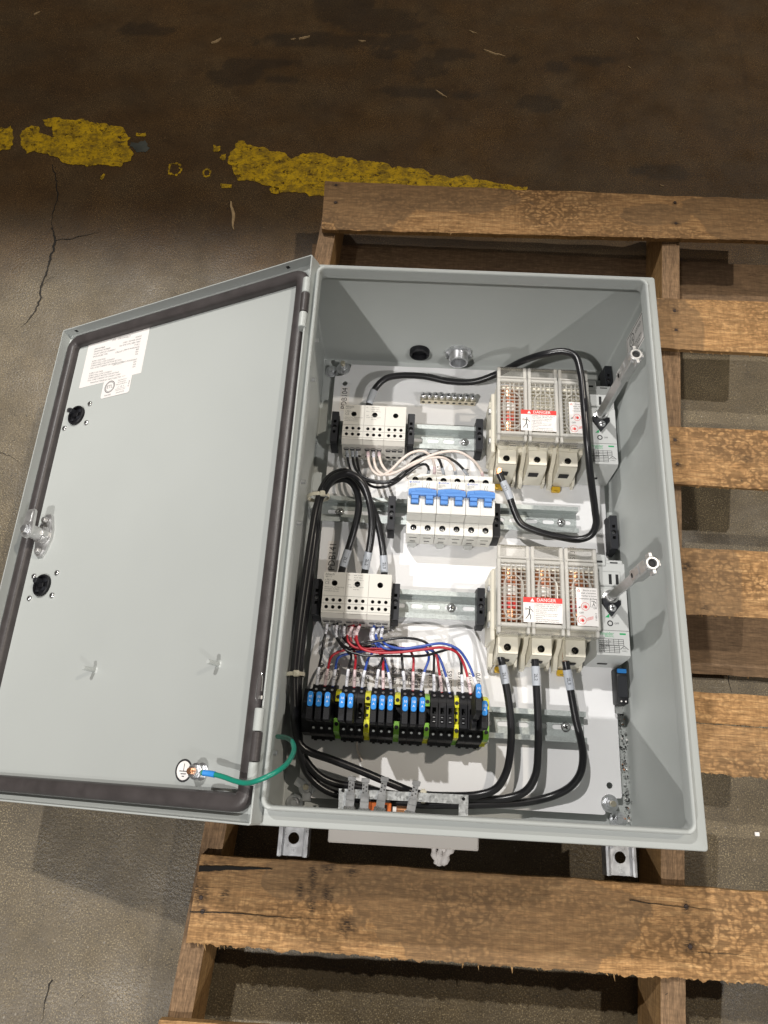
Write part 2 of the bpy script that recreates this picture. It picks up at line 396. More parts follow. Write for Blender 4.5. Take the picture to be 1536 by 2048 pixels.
def wood_material(name, base, light, dark, mottle=.7):
    """sawn pallet wood: grain along the piece's own x, dark mottles, stains carried by the 'stain' attribute"""
    m = bpy.data.materials.new(name); m.use_nodes = True; nt = m.node_tree; p = nt.nodes['Principled BSDF']; L = nt.links.new
    tc = N(nt, 'ShaderNodeTexCoord'); oi = N(nt, 'ShaderNodeObjectInfo')
    ad = N(nt, 'ShaderNodeVectorMath', operation='ADD'); sc = N(nt, 'ShaderNodeVectorMath', operation='SCALE'); sc.inputs['Scale'].default_value = 13.0
    cm = N(nt, 'ShaderNodeCombineXYZ'); L(oi.outputs['Random'], cm.inputs[0]); L(oi.outputs['Random'], cm.inputs[1]); L(cm.outputs[0], sc.inputs[0])
    L(tc.outputs['Object'], ad.inputs[0]); L(sc.outputs[0], ad.inputs[1])
    def noi(scale, vec, det=5, rough=.6, dist=0.0):
        mp = N(nt, 'ShaderNodeMapping'); mp.inputs['Scale'].default_value = vec; L(ad.outputs[0], mp.inputs[0])
        n = N(nt, 'ShaderNodeTexNoise', Scale=scale, Detail=det, Roughness=rough, Distortion=dist); L(mp.outputs[0], n.inputs['Vector']); return n.outputs['Fac']
    g = noi(26, (.9, 9, 9), 6, .65, .4)
    c = ramp(nt, g, [(.28, dark), (.5, base), (.72, light)]).outputs[0]
    fine = ramp(nt, noi(90, (.8, 9, 9), 4, .7), [(.32, (.55, .55, .55)), (.62, (1.2, 1.2, 1.2))]).outputs[0]
    c = mixc(nt, 1.0, c, fine, 'MULTIPLY')
    saw = ramp(nt, noi(60, (6, .5, .5), 3, .6), [(.32, (.80, .80, .80)), (.62, (1.08, 1.08, 1.08))]).outputs[0]
    c = mixc(nt, .8, c, saw, 'MULTIPLY')
    # blotchy weathering: rounded cells with dark borders, kept to patches
    mp = N(nt, 'ShaderNodeMapping'); mp.inputs['Scale'].default_value = (1.0, 1.25, 1.0); L(ad.outputs[0], mp.inputs[0])
    nz = N(nt, 'ShaderNodeTexNoise', Scale=55.0, Detail=3.0); L(mp.outputs[0], nz.inputs['Vector'])
    mv = N(nt, 'ShaderNodeVectorMath', operation='SCALE'); mv.inputs['Scale'].default_value = .022; L(nz.outputs['Color'], mv.inputs[0])
    av = N(nt, 'ShaderNodeVectorMath', operation='ADD'); L(mp.outputs[0], av.inputs[0]); L(mv.outputs[0], av.inputs[1])
    v = N(nt, 'ShaderNodeTexVoronoi', Scale=150.0, feature='SMOOTH_F1', Smoothness=.35); L(av.outputs[0], v.inputs['Vector'])
    cell = ramp(nt, v.outputs['Distance'], [(.30, (0, 0, 0)), (.62, (1, 1, 1))]).outputs[0]
    pat = ramp(nt, noi(9, (.6, 1.3, 1), 3), [(.38, (0, 0, 0)), (.62, (1, 1, 1))]).outputs[0]
    f = nt.nodes.new('ShaderNodeMath'); f.operation = 'MULTIPLY'; L(cell, f.inputs[0]); L(pat, f.inputs[1])
    c = mixc(nt, N_mul(nt, f.outputs[0], mottle), c, tuple(q*.5 for q in dark))
    gr = ramp(nt, noi(5, (.5, 1.0, 1), 4), [(.40, (0, 0, 0)), (.65, (1, 1, 1))]).outputs[0]
    c = mixc(nt, N_mul(nt, gr, .30), c, (.10, .078, .056))
    at = N(nt, 'ShaderNodeAttribute', attribute_name='stain'); sp = N(nt, 'ShaderNodeSeparateColor'); L(at.outputs['Color'], sp.inputs[0])
    c = mixc(nt, N_mul(nt, sp.outputs[1], .52), c, (.125, .082, .047))      # old water marks
    bl = ramp(nt, noi(120, (1, 5, 5), 4, .8), [(.40, (.12, .12, .12)), (.56, (1, 1, 1))]).outputs[0]
    c = mixc(nt, mixc(nt, 1.0, sp.outputs[0], bl, 'MULTIPLY'), c, (.022, .015, .011))                       # nail rust and boot marks
    L(c, p.inputs['Base Color']); p.inputs['Roughness'].default_value = .78; p.inputs['Specular IOR Level'].default_value = .25
    b = N(nt, 'ShaderNodeBump', Strength=.55, Distance=.0008); L(noi(140, (.6, 6, 6), 4, .7), b.inputs['Height']); L(b.outputs[0], p.inputs['Normal'])
    return m
M['floor'] = floor_material()
M['deck'] = wood_material('sawn_pallet_wood', (.45, .252, .105), (.61, .375, .170), (.22, .116, .046), .75)
M['stringer'] = wood_material('stringer_wood', (.25, .155, .085), (.34, .215, .12), (.13, .08, .045), .35)
M['cut'] = wood_material('fresh_cut_wood', (.40, .235, .095), (.50, .31, .14), (.25, .14, .055), .15)

# ------------------------------------------------------------------ the floor
def axis(lo, hi, step, far):
    a = [-far, -far/2, -far/4]
    n = int((hi-lo)/step); a += [lo+(hi-lo)*i/n for i in range(n+1)]
    return [q for q in a[:3] if q < lo] + a[3:] + [far/4, far/2, far]
XS = axis(-1000, 660, 9, 6000); YS = axis(-640, 1300, 9, 6000)
WET = [(-154.8,1073.2,0)+(26,17), (-126.9,1109.2,0)+(60,22), (-65.2,1043.1,0)+(34,36), (-101.5,974.9,0)+(80,13), (-22.0,1079.1,0)+(44,16), (4.0,973.1,0)+(30,12),
       (146.9,960.1,0)+(44,26), (178.1,1053.9,0)+(22,18), (247.0,1077.4,0)+(44,13), (-443.0,999.3,0)+(54,25), (-436.6,1026.5,0)+(40,22), (-286.4,1109.2,0)+(130,20), (-243.9,1211.9,0)+(75,66),
       (-398.9,1041.8,0)+(70,16), (-354.7,996.6,0)+(40,12), (-640.7,1121.9,0)+(62,18), (100.5,1073.6,0)+(16,10), (369.8,797.8,0)+(60,18), (-190.3,1170.4,0)+(100,40)]
def stain(x, y):
    s = 0.0
    for a, b, _, rx, ry in WET:
        d = sqrt(((x-a)/rx)**2 + ((y-b)/ry)**2) + .38*fbm(x*.03, y*.03, 3)
        s = max(s, min(1, max(0, (1.05-d)/.14))*.52)
    tr = (x - (-560 + (y+560)*-.13))          # a long faint tyre line
    if y < -390: s = max(s, max(0, 1-abs(tr)/9)*.28*min(1, (-390-y)/40)*(.6+.6*fbm(x*.05, y*.02)))
    t2 = abs(x-(545+.02*(y-1200)))
    if y > 900: s = max(s, max(0, 1-t2/7)*.30*(.6+.5*fbm(x*.05, y*.03)))
    return s + max(0, .10*fbm(x*.006, y*.006, 9))
g = G()
g.v = [(x, y, 0) for y in YS for x in XS]
nx = len(XS)
g.f = [(j*nx+i, j*nx+i+1, (j+1)*nx+i+1, (j+1)*nx+i) for j in range(len(YS)-1) for i in range(nx-1)]; g.m = [0]*len(g.f)
fl = make('floor', g, M['floor'], frame='w', smooth_=False); tag(fl, kind='structure')
def grime(x, y):
    t = min(1, max(0, (y-(470+60*fbm(x*.004, y*.004, 5)+.02*x))/190)); return t*t*(3-2*t)*min(1, max(.75, .9+.35*fbm(x*.008, y*.012, 12)))
a = fl.data.attributes.new('stain', 'FLOAT_COLOR', 'POINT'); a.data.foreach_set('color', [q for x, y, _ in g.v for q in (stain(x, y), grime(x, y), 0, 1)])

def rough_poly(pts, amp, it=4, seed=0):
    P = [Vector((p[0], p[1])) for p in pts]; r = random.Random(seed)
    for k in range(it):
        Q = []
        for i in range(len(P)):
            a, b = P[i], P[(i+1) % len(P)]; d = b-a
            Q += [a, (a+b)/2 + Vector((-d.y, d.x)).normalized()*r.gauss(0, amp*min(1, d.length/30)) if d.length > 3 else (a+b)/2]
        P = Q; amp *= .84
    return [(p.x, p.y) for p in P]
def paint_material():
    m = bpy.data.materials.new('worn_yellow_paint'); m.use_nodes = True; nt = m.node_tree; p = nt.nodes['Principled BSDF']; L = nt.links.new
    tc = N(nt, 'ShaderNodeTexCoord')
    def noi(s, d, r=.65):
        n = N(nt, 'ShaderNodeTexNoise', Scale=s, Detail=d, Roughness=r); L(tc.outputs['Object'], n.inputs['Vector']); return n.outputs['Fac']
    c = ramp(nt, noi(30, 6), [(.3, (.58, .36, .004)), (.65, (.88, .57, .008))]).outputs[0]
    mp = N(nt, 'ShaderNodeMapping'); mp.inputs['Scale'].default_value = (1.0, 3.2, 1.0); mp.inputs['Rotation'].default_value = (0, 0, .9); L(tc.outputs['Object'], mp.inputs[0])
    sn = N(nt, 'ShaderNodeTexNoise', Scale=34.0, Detail=9.0, Roughness=.8); L(mp.outputs[0], sn.inputs['Vector'])
    d = ramp(nt, noi(46, 9, .85), [(.44, (1, 1, 1)), (.54, (0, 0, 0))]).outputs[0]
    c = mixc(nt, N_mul(nt, d, .6), c, (.11, .075, .018))
    d2 = ramp(nt, sn.outputs['Fac'], [(.38, (1, 1, 1)), (.47, (0, 0, 0))]).outputs[0]
    c = mixc(nt, N_mul(nt, d2, .7), c, (.060, .045, .022)); L(c, p.inputs['Base Color']); p.inputs['Roughness'].default_value = .6
    t = N(nt, 'ShaderNodeBsdfTransparent'); mx = N(nt, 'ShaderNodeMixShader')
    al = ramp(nt, noi(70, 10, .85), [(.54, (0, 0, 0)), (.59, (1, 1, 1))]).outputs[0]
    L(al, mx.inputs[0]); L(p.outputs[0], mx.inputs[1]); L(t.outputs[0], mx.inputs[2]); L(mx.outputs[0], nt.nodes['Material Output'].inputs[0])
    return m
M['yline'] = paint_material()
def flat(name, polys, m, z=.8, kind='structure'):
    g = G()
    for poly in polys:
        tri = tessellate_polygon([[Vector((x, y, 0)) for x, y in poly]])
        fs = []
        for t in tri:
            a, b, c = (poly[i] for i in t); fs.append(tuple(t) if (b[0]-a[0])*(c[1]-a[1])-(b[1]-a[1])*(c[0]-a[0]) > 0 else tuple(t)[::-1])
        g.add([(x, y, z) for x, y in poly], fs)
    return tag(make(name, g, m, frame='w', smooth_=False), kind=kind)
Y1 = [(-794.3,872.6,0), (-751.5,874.6,0), (-692.8,868.4,0), (-635.4,857.2,0), (-618.4,836.8,0), (-621.7,818.1,0), (-605.7,796.9,0), (-608.3,779.9,0), (-625.8,763.5,0), (-659.2,767.9,0), (-696.1,766.2,0), (-731.2,769.4,0), (-760.8,784.9,0), (-791.4,795.7,0), (-806.5,787.7,0), (-813.9,799.5,0), (-826.0,843.5,0), (-812.8,856.6,0), (-793.7,840.0,0), (-765.9,830.0,0), (-771.5,856.0,0)]
Y0 = [(-925.3,838.9,0), (-870.0,847.7,0), (-850.7,854.9,0), (-844.0,842.7,0), (-836.4,810.7,0), (-837.3,798.4,0), (-856.7,792.6,0), (-911.7,786.4,0)]
Y2 = [(-421.5,829.8,0), (-393.3,828.6,0), (-364.7,823.8,0), (-354.4,814.6,0), (-298.0,808.7,0), (-252.0,813.2,0), (-205.2,805.7,0), (-141.9,796.7,0), (-66.2,782.3,0), (-2.2,772.3,0), (47.8,762.9,0), (88.4,755.5,0), (119.9,752.3,0), (105.7,699.1,0), (-18.4,682.1,0), (-178.9,685.8,0), (-252.9,714.2,0), (-289.4,718.2,0), (-325.6,717.7,0), (-345.4,733.0,0), (-378.5,743.1,0), (-406.1,744.1,0), (-417.3,767.2,0), (-429.7,784.5,0), (-428.2,808.7,0)]
Y3 = [(-461.3,825.5,0), (-448.8,823.6,0), (-447.2,811.5,0), (-458.0,808.6,0)]
Y4 = [(-443.1,802.0,0), (-435.1,804.8,0), (-434.9,789.1,0), (-442.5,790.0,0)]
Y5 = [(-435.8,733.4,0), (-414.9,734.4,0), (-414.7,725.1,0), (-431.7,723.1,0)]
Y6 = [(-344.9,728.3,0), (-328.6,729.1,0), (-328.1,715.2,0), (-341.9,716.9,0)]
Y7 = [(-611.0,848.3,0), (-593.1,849.1,0), (-590.7,840.5,0), (-609.7,840.9,0)]
Y9 = [(-658.1,738.3,0), (-652.6,748.0,0), (-649.6,742.2,0), (-654.2,732.6,0)]
flat('yellow_floor_line', [rough_poly(q, 4.5, 5, i) for i, q in enumerate((Y0, Y1, Y2))] + [rough_poly(q, 3.5, 3, 40+i) for i, q in enumerate((Y3, Y4, Y5, Y6, Y7, Y9))], M['yline'])
def ring_poly(c, r0, r1, n=40, seed=0):
    rr = random.Random(seed); o = []
    jit = [rr.uniform(.8, 1.2) for _ in range(n)]
    a = [(c[0]+r0*jit[i]*cos(2*pi*i/n), c[1]+r0*jit[i]*1.25*sin(2*pi*i/n)) for i in range(n)]
    b = [(c[0]+r1*jit[(i+1) % n]*cos(2*pi*i/n), c[1]+r1*jit[(i+2) % n]*1.25*sin(2*pi*i/n)) for i in range(n)]
    return [[a[i], a[(i+1) % n], b[(i+1) % n], b[i]] for i in range(n)]
flat('yellow_paint_ring', ring_poly((-524.8,763.4,0), 12.5, 9.5, seed=2) + ring_poly((-464.0,757.9,0), 8, 5, seed=3), M['yline'])
M['teal'] = mat('faded_teal_paint', (.085, .095, .088), .7, var=(40, .3))
flat('teal_paint_smear', [rough_poly([(-616.2,824.5,0), (-591.1,831.9,0), (-578.5,812.8,0), (-590.8,802.5,0), (-607.8,809.0,0)], 6, 4, 9)], M['teal'], .5)
M['crack'] = mat('crack_dark', (.020, .017, .014), .9)  # near-black colour of the flat crack ribbons
def ribbon(pts, w, seed):
    P = smooth([Vector((p[0], p[1], .5)) for p in pts], 5); r = random.Random(seed); L = []; R = []
    for i, p in enumerate(P):
        t = (P[min(i+1, len(P)-1)]-P[max(i-1, 0)]).normalized(); n = Vector((-t.y, t.x, 0))
        j = 3.2*fbm(p.x*.09, p.y*.09, seed) + r.uniform(-1, 1); ww = 1.5*w*(.45+.8*abs(fbm(p.x*.05, p.y*.05, seed+7)))*min(1, (len(P)-i)/10)
        L.append(p+n*(j+ww)); R.append(p+n*(j-ww))
    n = len(P); return G().add(L+R, [(n+i, n+i+1, i+1, i) for i in range(n-1)])
g = G()
for k, (q, w) in enumerate([([(-721.5,621.0,0), (-710.3,594.1,0), (-709.0,563.8,0), (-711.0,524.4,0), (-712.7,493.1,0), (-710.0,457.5,0), (-718.4,427.0,0), (-730.2,411.6,0)], 1.5),
          ([(-708.5,594.1,0), (-684.3,597.5,0), (-655.2,607.6,0), (-629.4,617.6,0)], .9), ([(-751.5,763.7,0), (-737.4,728.7,0), (-725.7,682.8,0), (-725.9,637.5,0), (-719.0,617.8,0)], 1.0),
          ([(-712.7,493.1,0), (-705.0,509.0,0), (-693.6,516.9,0)], .7), ([(-475.7,-511.4,0), (-478.5,-532.3,0), (-480.2,-557.8,0)], 1.0), ([(-433.7,-524.7,0), (-443.0,-532.9,0), (-446.3,-540.7,0)], .8), ([(380.4,-84.4,0), (384.4,-97.9,0), (384.4,-116.2,0), (385.4,-124.9,0)], 1.6), ([(385.8,-66.8,0), (382.2,-80.8,0)], 1.2), ([(-708.5,182.7,0), (-686.9,175.2,0), (-663.6,159.4,0)], .7)]):
    g.merge(ribbon(q, w, k))
tag(make('floor_crack', g, M['crack'], frame='w', smooth_=False), kind='structure')

# wood splinters and a white chip lying on the floor
M['splinter'] = mat('pale_splinter', (.50, .36, .20), .7, var=(200, .2))
def splinter(a, b, w, label):
    A, B = Vector(a), Vector(b); d = (B-A); n = Vector((-d.y, d.x, 0)).normalized(); g = G()
    k = 7; vs = []
    for i in range(k+1):
        t = i/k; c = A+d*t + n*(w*.5*fbm(t*3, A.x*.1)); h = w*(.25+sin(pi*min(.98, t+.06))**.7)*.5
        vs += [c-n*h+Vector((0, 0, .3)), c+n*h+Vector((0, 0, .3)), c+n*h*.5+Vector((0, 0, 1.0+w*.3)), c-n*h*.5+Vector((0, 0, 1.0+w*.3))]
    fs = [(i*4+j, i*4+(j+1) % 4, i*4+4+(j+1) % 4, i*4+4+j) for i in range(k) for j in range(4)] + [(3, 2, 1, 0), (4*k, 4*k+1, 4*k+2, 4*k+3)]
    g.add(vs, fs); o = make('wood_splinter', g, M['splinter'], frame='w', origin=(A.x, A.y, 0)); tag(o, label, 'splinter', 'wood splinters scattered on the floor')
for a, b, w, l in [((-411.5,693.0,0), (-397.3,630.8,0), 5, 'long upright reddish splinter on the floor near the pallet corner'),
      ((-501.3,1088.4,0), (-483.2,1103.3,0), 4.5, 'short pale splinter leaning up to the right, left of the wet stain'),
      ((-328.4,1108.7,0), (-307.2,1118.1,0), 4.5, 'pale splinter lying on the upper edge of the wet stain'),
      ((-344.2,1106.6,0), (-334.5,1109.9,0), 2.5, 'tiny splinter just left of the splinter on the stain edge'),
      ((38.8,1094.2,0), (81.0,1078.2,0), 4, 'longest pale splinter, slanting down to the right at the top of the floor'),
      ((-51.8,982.4,0), (-31.2,963.7,0), 3.5, 'yellowish splinter slanting down between two wet stains'),
      ((9.5,1147.6,0), (25.6,1139.8,0), 2.5, 'thin splinter nearest the top edge, above the longest splinter'),
      ((-209.5,1109.7,0), (-194.5,1109.0,0), 3, 'small level splinter to the right of the wet stain'),
      ((-874.5,1155.1,0), (-864.1,1164.3,0), 2.5, 'small dull splinter in the far left corner of the floor'),
      ((357.5,768.1,0), (365.3,765.0,0), 1.8, 'hair thin splinter just above the far pallet board'),
      ((341.9,1143.9,0), (347.1,1134.3,0), 1.8, 'thin splinter alone at the upper right of the floor'),
      ((319.0,1062.9,0), (325.3,1056.5,0), 1.8, 'tiny splinter beside the small stains on the right')]:
    splinter(a, b, w, l)
g = G(); c = (396.5,-301.9,0); g.box(c[0]-3, c[0]+3, c[1]-2.5, c[1]+2.5, .3, 2.6, 0, .7)
tag(make('paper_chip', g, M['paper'], frame='w', origin=c), 'small white chip on the concrete right of the cabinet corner', 'chip')

# ------------------------------------------------------------------ the pallet
ZD, TB = 101.9, 12.0            # deck top height and board thickness
pal = thing('pallet', (30, 100, 0), 'worn wooden pallet with split boards under the grey cabinet', 'pallet', frame='w')
M['nail'] = mat('rusty_nail', (.05, .035, .03), .5, metal=.6)
def board(name, A, B, C, D, z1, th, m, rag=(0, 0), nails=(), marks=(), water=(), nx=260, ny=34, bow=0.0, seed=0, parent=None, wet_all=0.0):
    """A,B upper edge left/right, C,D lower edge left/right (plan points); rag = raggedness of (upper, lower) edge in mm"""
    A, B, C, D = (Vector((q[0], q[1])) for q in (A, B, C, D))
    cen = (A+B+C+D)/4; ux = ((B-A)+(D-C)).normalized(); ang = math.atan2(ux.y, ux.x)
    g = G(); st = []; n1 = nx+1
    for k, z in ((0, z1), (1, z1-th)):
        for j in range(ny+1):
            for i in range(n1):
                u, v = i/nx, j/ny; p = A*(1-u)*(1-v)+B*u*(1-v)+C*(1-u)*v+D*u*v
                e = fbm(p.x*.02, seed*7.1, 1)*rag[0]*max(0, 1-v*4) - (abs(fbm(p.x*.045, seed*3.3, 5))+.5*abs(fbm(p.x*.3, seed, 2)))*rag[1]*max(0, v*4-3)*(1 if k == 0 else .4)
                if rag[1] and k == 1 and v == 1: e += 2
                uz = fbm(p.x*.012, p.y*.03, seed)*.9 + bow*(v-.5)**2
                rim = min(v, 1-v)
                g.v.append((p.x, p.y+e, z+uz-(.9 if (rim == 0 and k == 0) else 0)))
                if k == 0:
                    s = 0.0
                    for (mx, my, rx, ry) in marks:
                        d = sqrt(((p.x-mx)/rx)**2+((p.y-my)/ry)**2)+.5*fbm(p.x*.12, p.y*.12, seed)
                        s = max(s, .95*min(1, max(0, (1.2-d)/.9)))
                    w = wet_all
                    for (mx, my, rx, ry) in water:
                        d = sqrt(((p.x-mx)/rx)**2+((p.y-my)/ry)**2)+.25*fbm(p.x*.025, p.y*.025, seed+3)
                        if d < 1: w = 1.0 if d < .92 else 1.6
                    st.append((s, w, 0))
                else: st.append((0, 0, 0))
    off = (ny+1)*n1
    for j in range(ny):
        for i in range(nx):
            a = j*n1+i; g.f.append((a, a+n1, a+n1+1, a+1)); g.m.append(0)
            b = off+a; g.f.append((b, b+1, b+n1+1, b+n1)); g.m.append(0)
    for i in range(nx):
        g.f.append((i, i+1, off+i+1, off+i)); g.m.append(1)
        a = ny*n1+i; g.f.append((a+1, a, off+a, off+a+1)); g.m.append(1)
    for j in range(ny):
        a = j*n1; g.f.append((a+n1, a, off+a, off+a+n1)); g.m.append(1)
        a = j*n1+nx; g.f.append((a, a+n1, off+a+n1, off+a)); g.m.append(1)
    Mr = Matrix.Rotation(-ang, 3, 'Z')
    g.v = [tuple(Mr @ (Vector(q)-Vector((cen.x, cen.y, z1)))) for q in g.v]
    o = make(name, g, [m, M['cut']], parent=None, frame='l', ang=40)
    o.parent = parent; o.location = ((cen.x-pal.location.x*1000)/1000, (cen.y-pal.location.y*1000)/1000, z1/1000); o.rotation_euler = (0, 0, ang)
    at = o.data.attributes.new('stain', 'FLOAT_COLOR', 'POINT')
    at.data.foreach_set('color', [q for s in st for q in (min(1, s[0]), min(1, s[1]*.9), 0, 1)])
    if rag[1]:                                                   # torn fibres along the sawn lower edge
        fg = G(); r = random.Random(seed)
        for k in range(int((D-C).length/7)):
            t = r.random(); p = C*(1-t)+D*t; L = r.choice((1.5, 2, 3, 3, 4, 5, 6, 9))*rag[1]/5; w = r.uniform(.5, 1.5); a = r.gauss(.75, .5)
            q = p+Vector((sin(a), -cos(a)))*L; z = z1-r.uniform(1, 10); dz = r.uniform(-3, 2)
            pl = [Vector((p.x-w, p.y+5, z)), Vector((p.x+w, p.y+5, z)), Vector(((p.x+q.x)/2+w*.7, (p.y+q.y)/2, z+dz*.3)), Vector((q.x, q.y, z+dz)), Vector(((p.x+q.x)/2-w*.7, (p.y+q.y)/2, z+dz*.3-.5))]
            vs = [tuple(Mr @ (v-Vector((cen.x, cen.y, z1)))) for v in pl]+[tuple(Mr @ (v-Vector((cen.x, cen.y, z1+.6)))) for v in pl]
            fg.add(vs, [(0, 4, 3, 2, 1)[::-1], (5, 9, 8, 7, 6)]+[(i, (i+1) % 5, 5+(i+1) % 5, 5+i) for i in range(5)])
        tag(make('torn_fibres', fg, M['cut'], frame='l'), kind='stuff').parent = o
    for (x, y) in nails:
        ng = G(); q = Mr @ (Vector((x, y, z1))-Vector((cen.x, cen.y, z1))); ng.cyl((q.x, q.y, -1.2), 2.6, 2.0, n=10, b=.5)
        make('nail', ng, M['nail'], frame='l').parent = o
    return o
Z = 101.9
TL, TR, LL, LR = (-229.8,647.5,101.9), (503.7,643.4,101.9), (-227.3,550.6,101.9), (492.6,562.1,101.9)
board('deck_board', TL, TR, LL, LR, Z, TB, M['deck'], rag=(1.5, 2), seed=1, nails=[(-211.1,639.9,102)[:2], (-209.2,603.8,102)[:2], (335.3,629.3,102)[:2], (333.2,586.9,102)[:2]],
      marks=[(-211.1,639.9,102)[:2]+(7, 5), (-209.2,603.8,102)[:2]+(5, 5), (334.0,587.0,102)[:2]+(7, 5), (335.2,627.3,102)[:2]+(4, 4)],
      water=[(-25.2,622.7,102)[:2]+(120, 30), (-170.0,610.7,102)[:2]+(95, 60), (453.1,619.6,102)[:2]+(95, 70), (301.4,602.4,102)[:2]+(55, 22)])
board('deck_board', (274.2,443.4,101.9), (484.2,445.4,101.9), (267.9,356.3,101.9), (471.4,353.4,101.9), Z, TB, M['deck'], rag=(1, 1.5), seed=2, nx=60, nails=[(316.6,421.0,102)[:2], (315.9,387.3,102)[:2]],
      marks=[(317.5,422.8,102)[:2]+(6, 10), (316.5,386.4,102)[:2]+(5, 6)], water=[(300.3,395.3,102)[:2]+(58, 70)])
board('deck_board', (258.5,226.4,101.9), (460.8,227.1,101.9), (252.2,139.5,101.9), (448.1,136.9,101.9), Z, TB, M['deck'], rag=(1, 1.5), seed=3, nx=60, nails=[(298.6,204.9,102)[:2], (298.8,168.1,102)[:2]],
      marks=[(298.6,204.9,102)[:2]+(7, 8), (298.8,168.1,102)[:2]+(7, 7), (395.4,180.5,102)[:2]+(7, 6), (384.0,148.4,102)[:2]+(3, 3)])
board('deck_board', (245.5,46.4,101.9), (448.4,47.2,101.9), (239.2,-41.4,101.9), (435.3,-42.9,101.9), Z, TB, M['deck'], rag=(1, 1.5), seed=4, nx=60, water=[(314.1,10.2,102)[:2]+(55, 80)], marks=[(295.9,22.8,102)[:2]+(12, 8), (317.5,-32.8,102)[:2]+(8, 4)])
board('deck_board', (232.1,-139.8,101.9), (421.1,-140.0,101.9), (229.5,-175.1,101.9), (415.7,-177.5,101.9), Z, TB, M['deck'], rag=(1, 1), seed=5, nx=60)
board('deck_board', (229.4,-176.2,101.9), (415.5,-178.6,101.9), (225.5,-230.5,101.9), (407.2,-235.9,101.9), Z-.8, TB, M['deck'], rag=(1, 5), seed=6, nx=60)
P7 = [(-290.6,-353.2,101.9), (389.4,-357.6,101.9), (-294.7,-441.9,101.9), (376.4,-446.7,101.9)]
board('deck_board', *P7, Z, TB, M['deck'], rag=(1.5, 5), seed=7, nx=420, ny=50,
      nails=[(-280.6,-411.2,102)[:2], (-284.3,-397.4,102)[:2], (260.5,-376.6,102)[:2], (261.3,-415.7,102)[:2]],
      marks=[(-280.6,-411.2,102)[:2]+(6, 6), (-284.3,-397.4,102)[:2]+(9, 7), (-118.1,-416.1,102)[:2]+(11, 11), (-290.6,-388.7,102)[:2]+(16, 8), (-159.1,-370.3,102)[:2]+(7, 13), (-141.7,-387.1,102)[:2]+(8, 11), (-159.0,-396.6,102)[:2]+(6, 14), (-144.0,-359.2,102)[:2]+(10, 6), (-173.2,-383.8,102)[:2]+(5, 10), (-114.6,-361.2,102)[:2]+(8, 7), (-257.5,-393.4,102)[:2]+(6, 9), (260.5,-376.1,102)[:2]+(6, 11), (259.7,-415.3,102)[:2]+(9, 8), (-278.4,-365.5,102)[:2]+(16, 6)],
      water=[(52.6,-396.4,102)[:2]+(160, 60), (-25.2,-410.5,102)[:2]+(34, 60), (-117.4,-370.6,102)[:2]+(110, 26)])
# long splits in the near board: thin dark wedges laid on its face, painting the shade in the gaps
M['split'] = mat('split_shade', (.012, .010, .008), .95)
def split(pts, w, z):
    P = smooth([Vector((p[0], p[1], z)) for p in pts], 4); n = len(P); L = []; R = []
    for i, p in enumerate(P):
        ww = w*(1-i/n)**.8+.12; j = .9*fbm(p.x*.1, p.y*.1); L.append((p.x, p.y+j+ww, z)); R.append((p.x, p.y+j-ww, z))
    return G().add(L+R, [(n+i, n+i+1, i+1, i) for i in range(n-1)])
g = G()
for q, w in [([(-290.7,-368.7,102), (-266.8,-366.4,102), (-232.4,-365.0,102), (-206.6,-364.2,102)], 3.0), ([(-294.6,-412.0,102), (-243.9,-410.7,102), (-193.1,-411.8,102), (-142.6,-411.1,102)], .5),
             ([(197.3,-373.6,102), (226.1,-376.0,102), (259.3,-377.2,102), (292.5,-378.4,102)], .35), ([(230.1,-463.1,102), (233.0,-460.6,102)], .3), ([(268.9,-421.0,102), (298.9,-420.3,102), (326.0,-420.7,102)], .2)]:
    make('board_split', split(q, w, 103.2), M['split'], pal, 'w', smooth_=False)

board('deck_board', (-312.7,-516.5,101.9), (376.8,-515.0,101.9), (-316.6,-582.3,101.9), (367.4,-577.5,101.9), Z, TB, M['deck'], rag=(2, 2), seed=8)
def stringer(a_top, b_top, w, seed):
    A, B = Vector(a_top), Vector(b_top); d = (B-A).normalized(); n = Vector((-d.y, d.x)); L = 0
    o = board('stringer', A+n*w/2, B+n*w/2, A-n*w/2, B-n*w/2, Z-TB-.4, 77.2, M['stringer'], seed=seed, nx=40, ny=5, parent=None)
    return o
stringer((-321, -900), (-213.5, 640), 26, 21)
stringer((208, -900), (334, 640), 27, 22)
stringer((738, -900), (878, 640), 27, 23)
# bottom boards lying on the concrete
def low(y0, y1, x0, x1, seed, wet=.4):
    board('bottom_board', (x0, y1), (x1, y1-14), (x0+4, y0), (x1+4, y0-14), 12.2, 11.6, M['stringer'], rag=(1, 2), seed=seed, nx=80, ny=8, wet_all=wet)
low(505, 598, -255, 960, 31, .2); low(-95, -5, -300, 900, 32, .7); low(-720, -630, -352, 840, 33, .5)
for o in [q for q in bpy.data.objects if q.name.split('.')[0] in ('deck_board', 'stringer', 'bottom_board')]:
    o.parent = pal

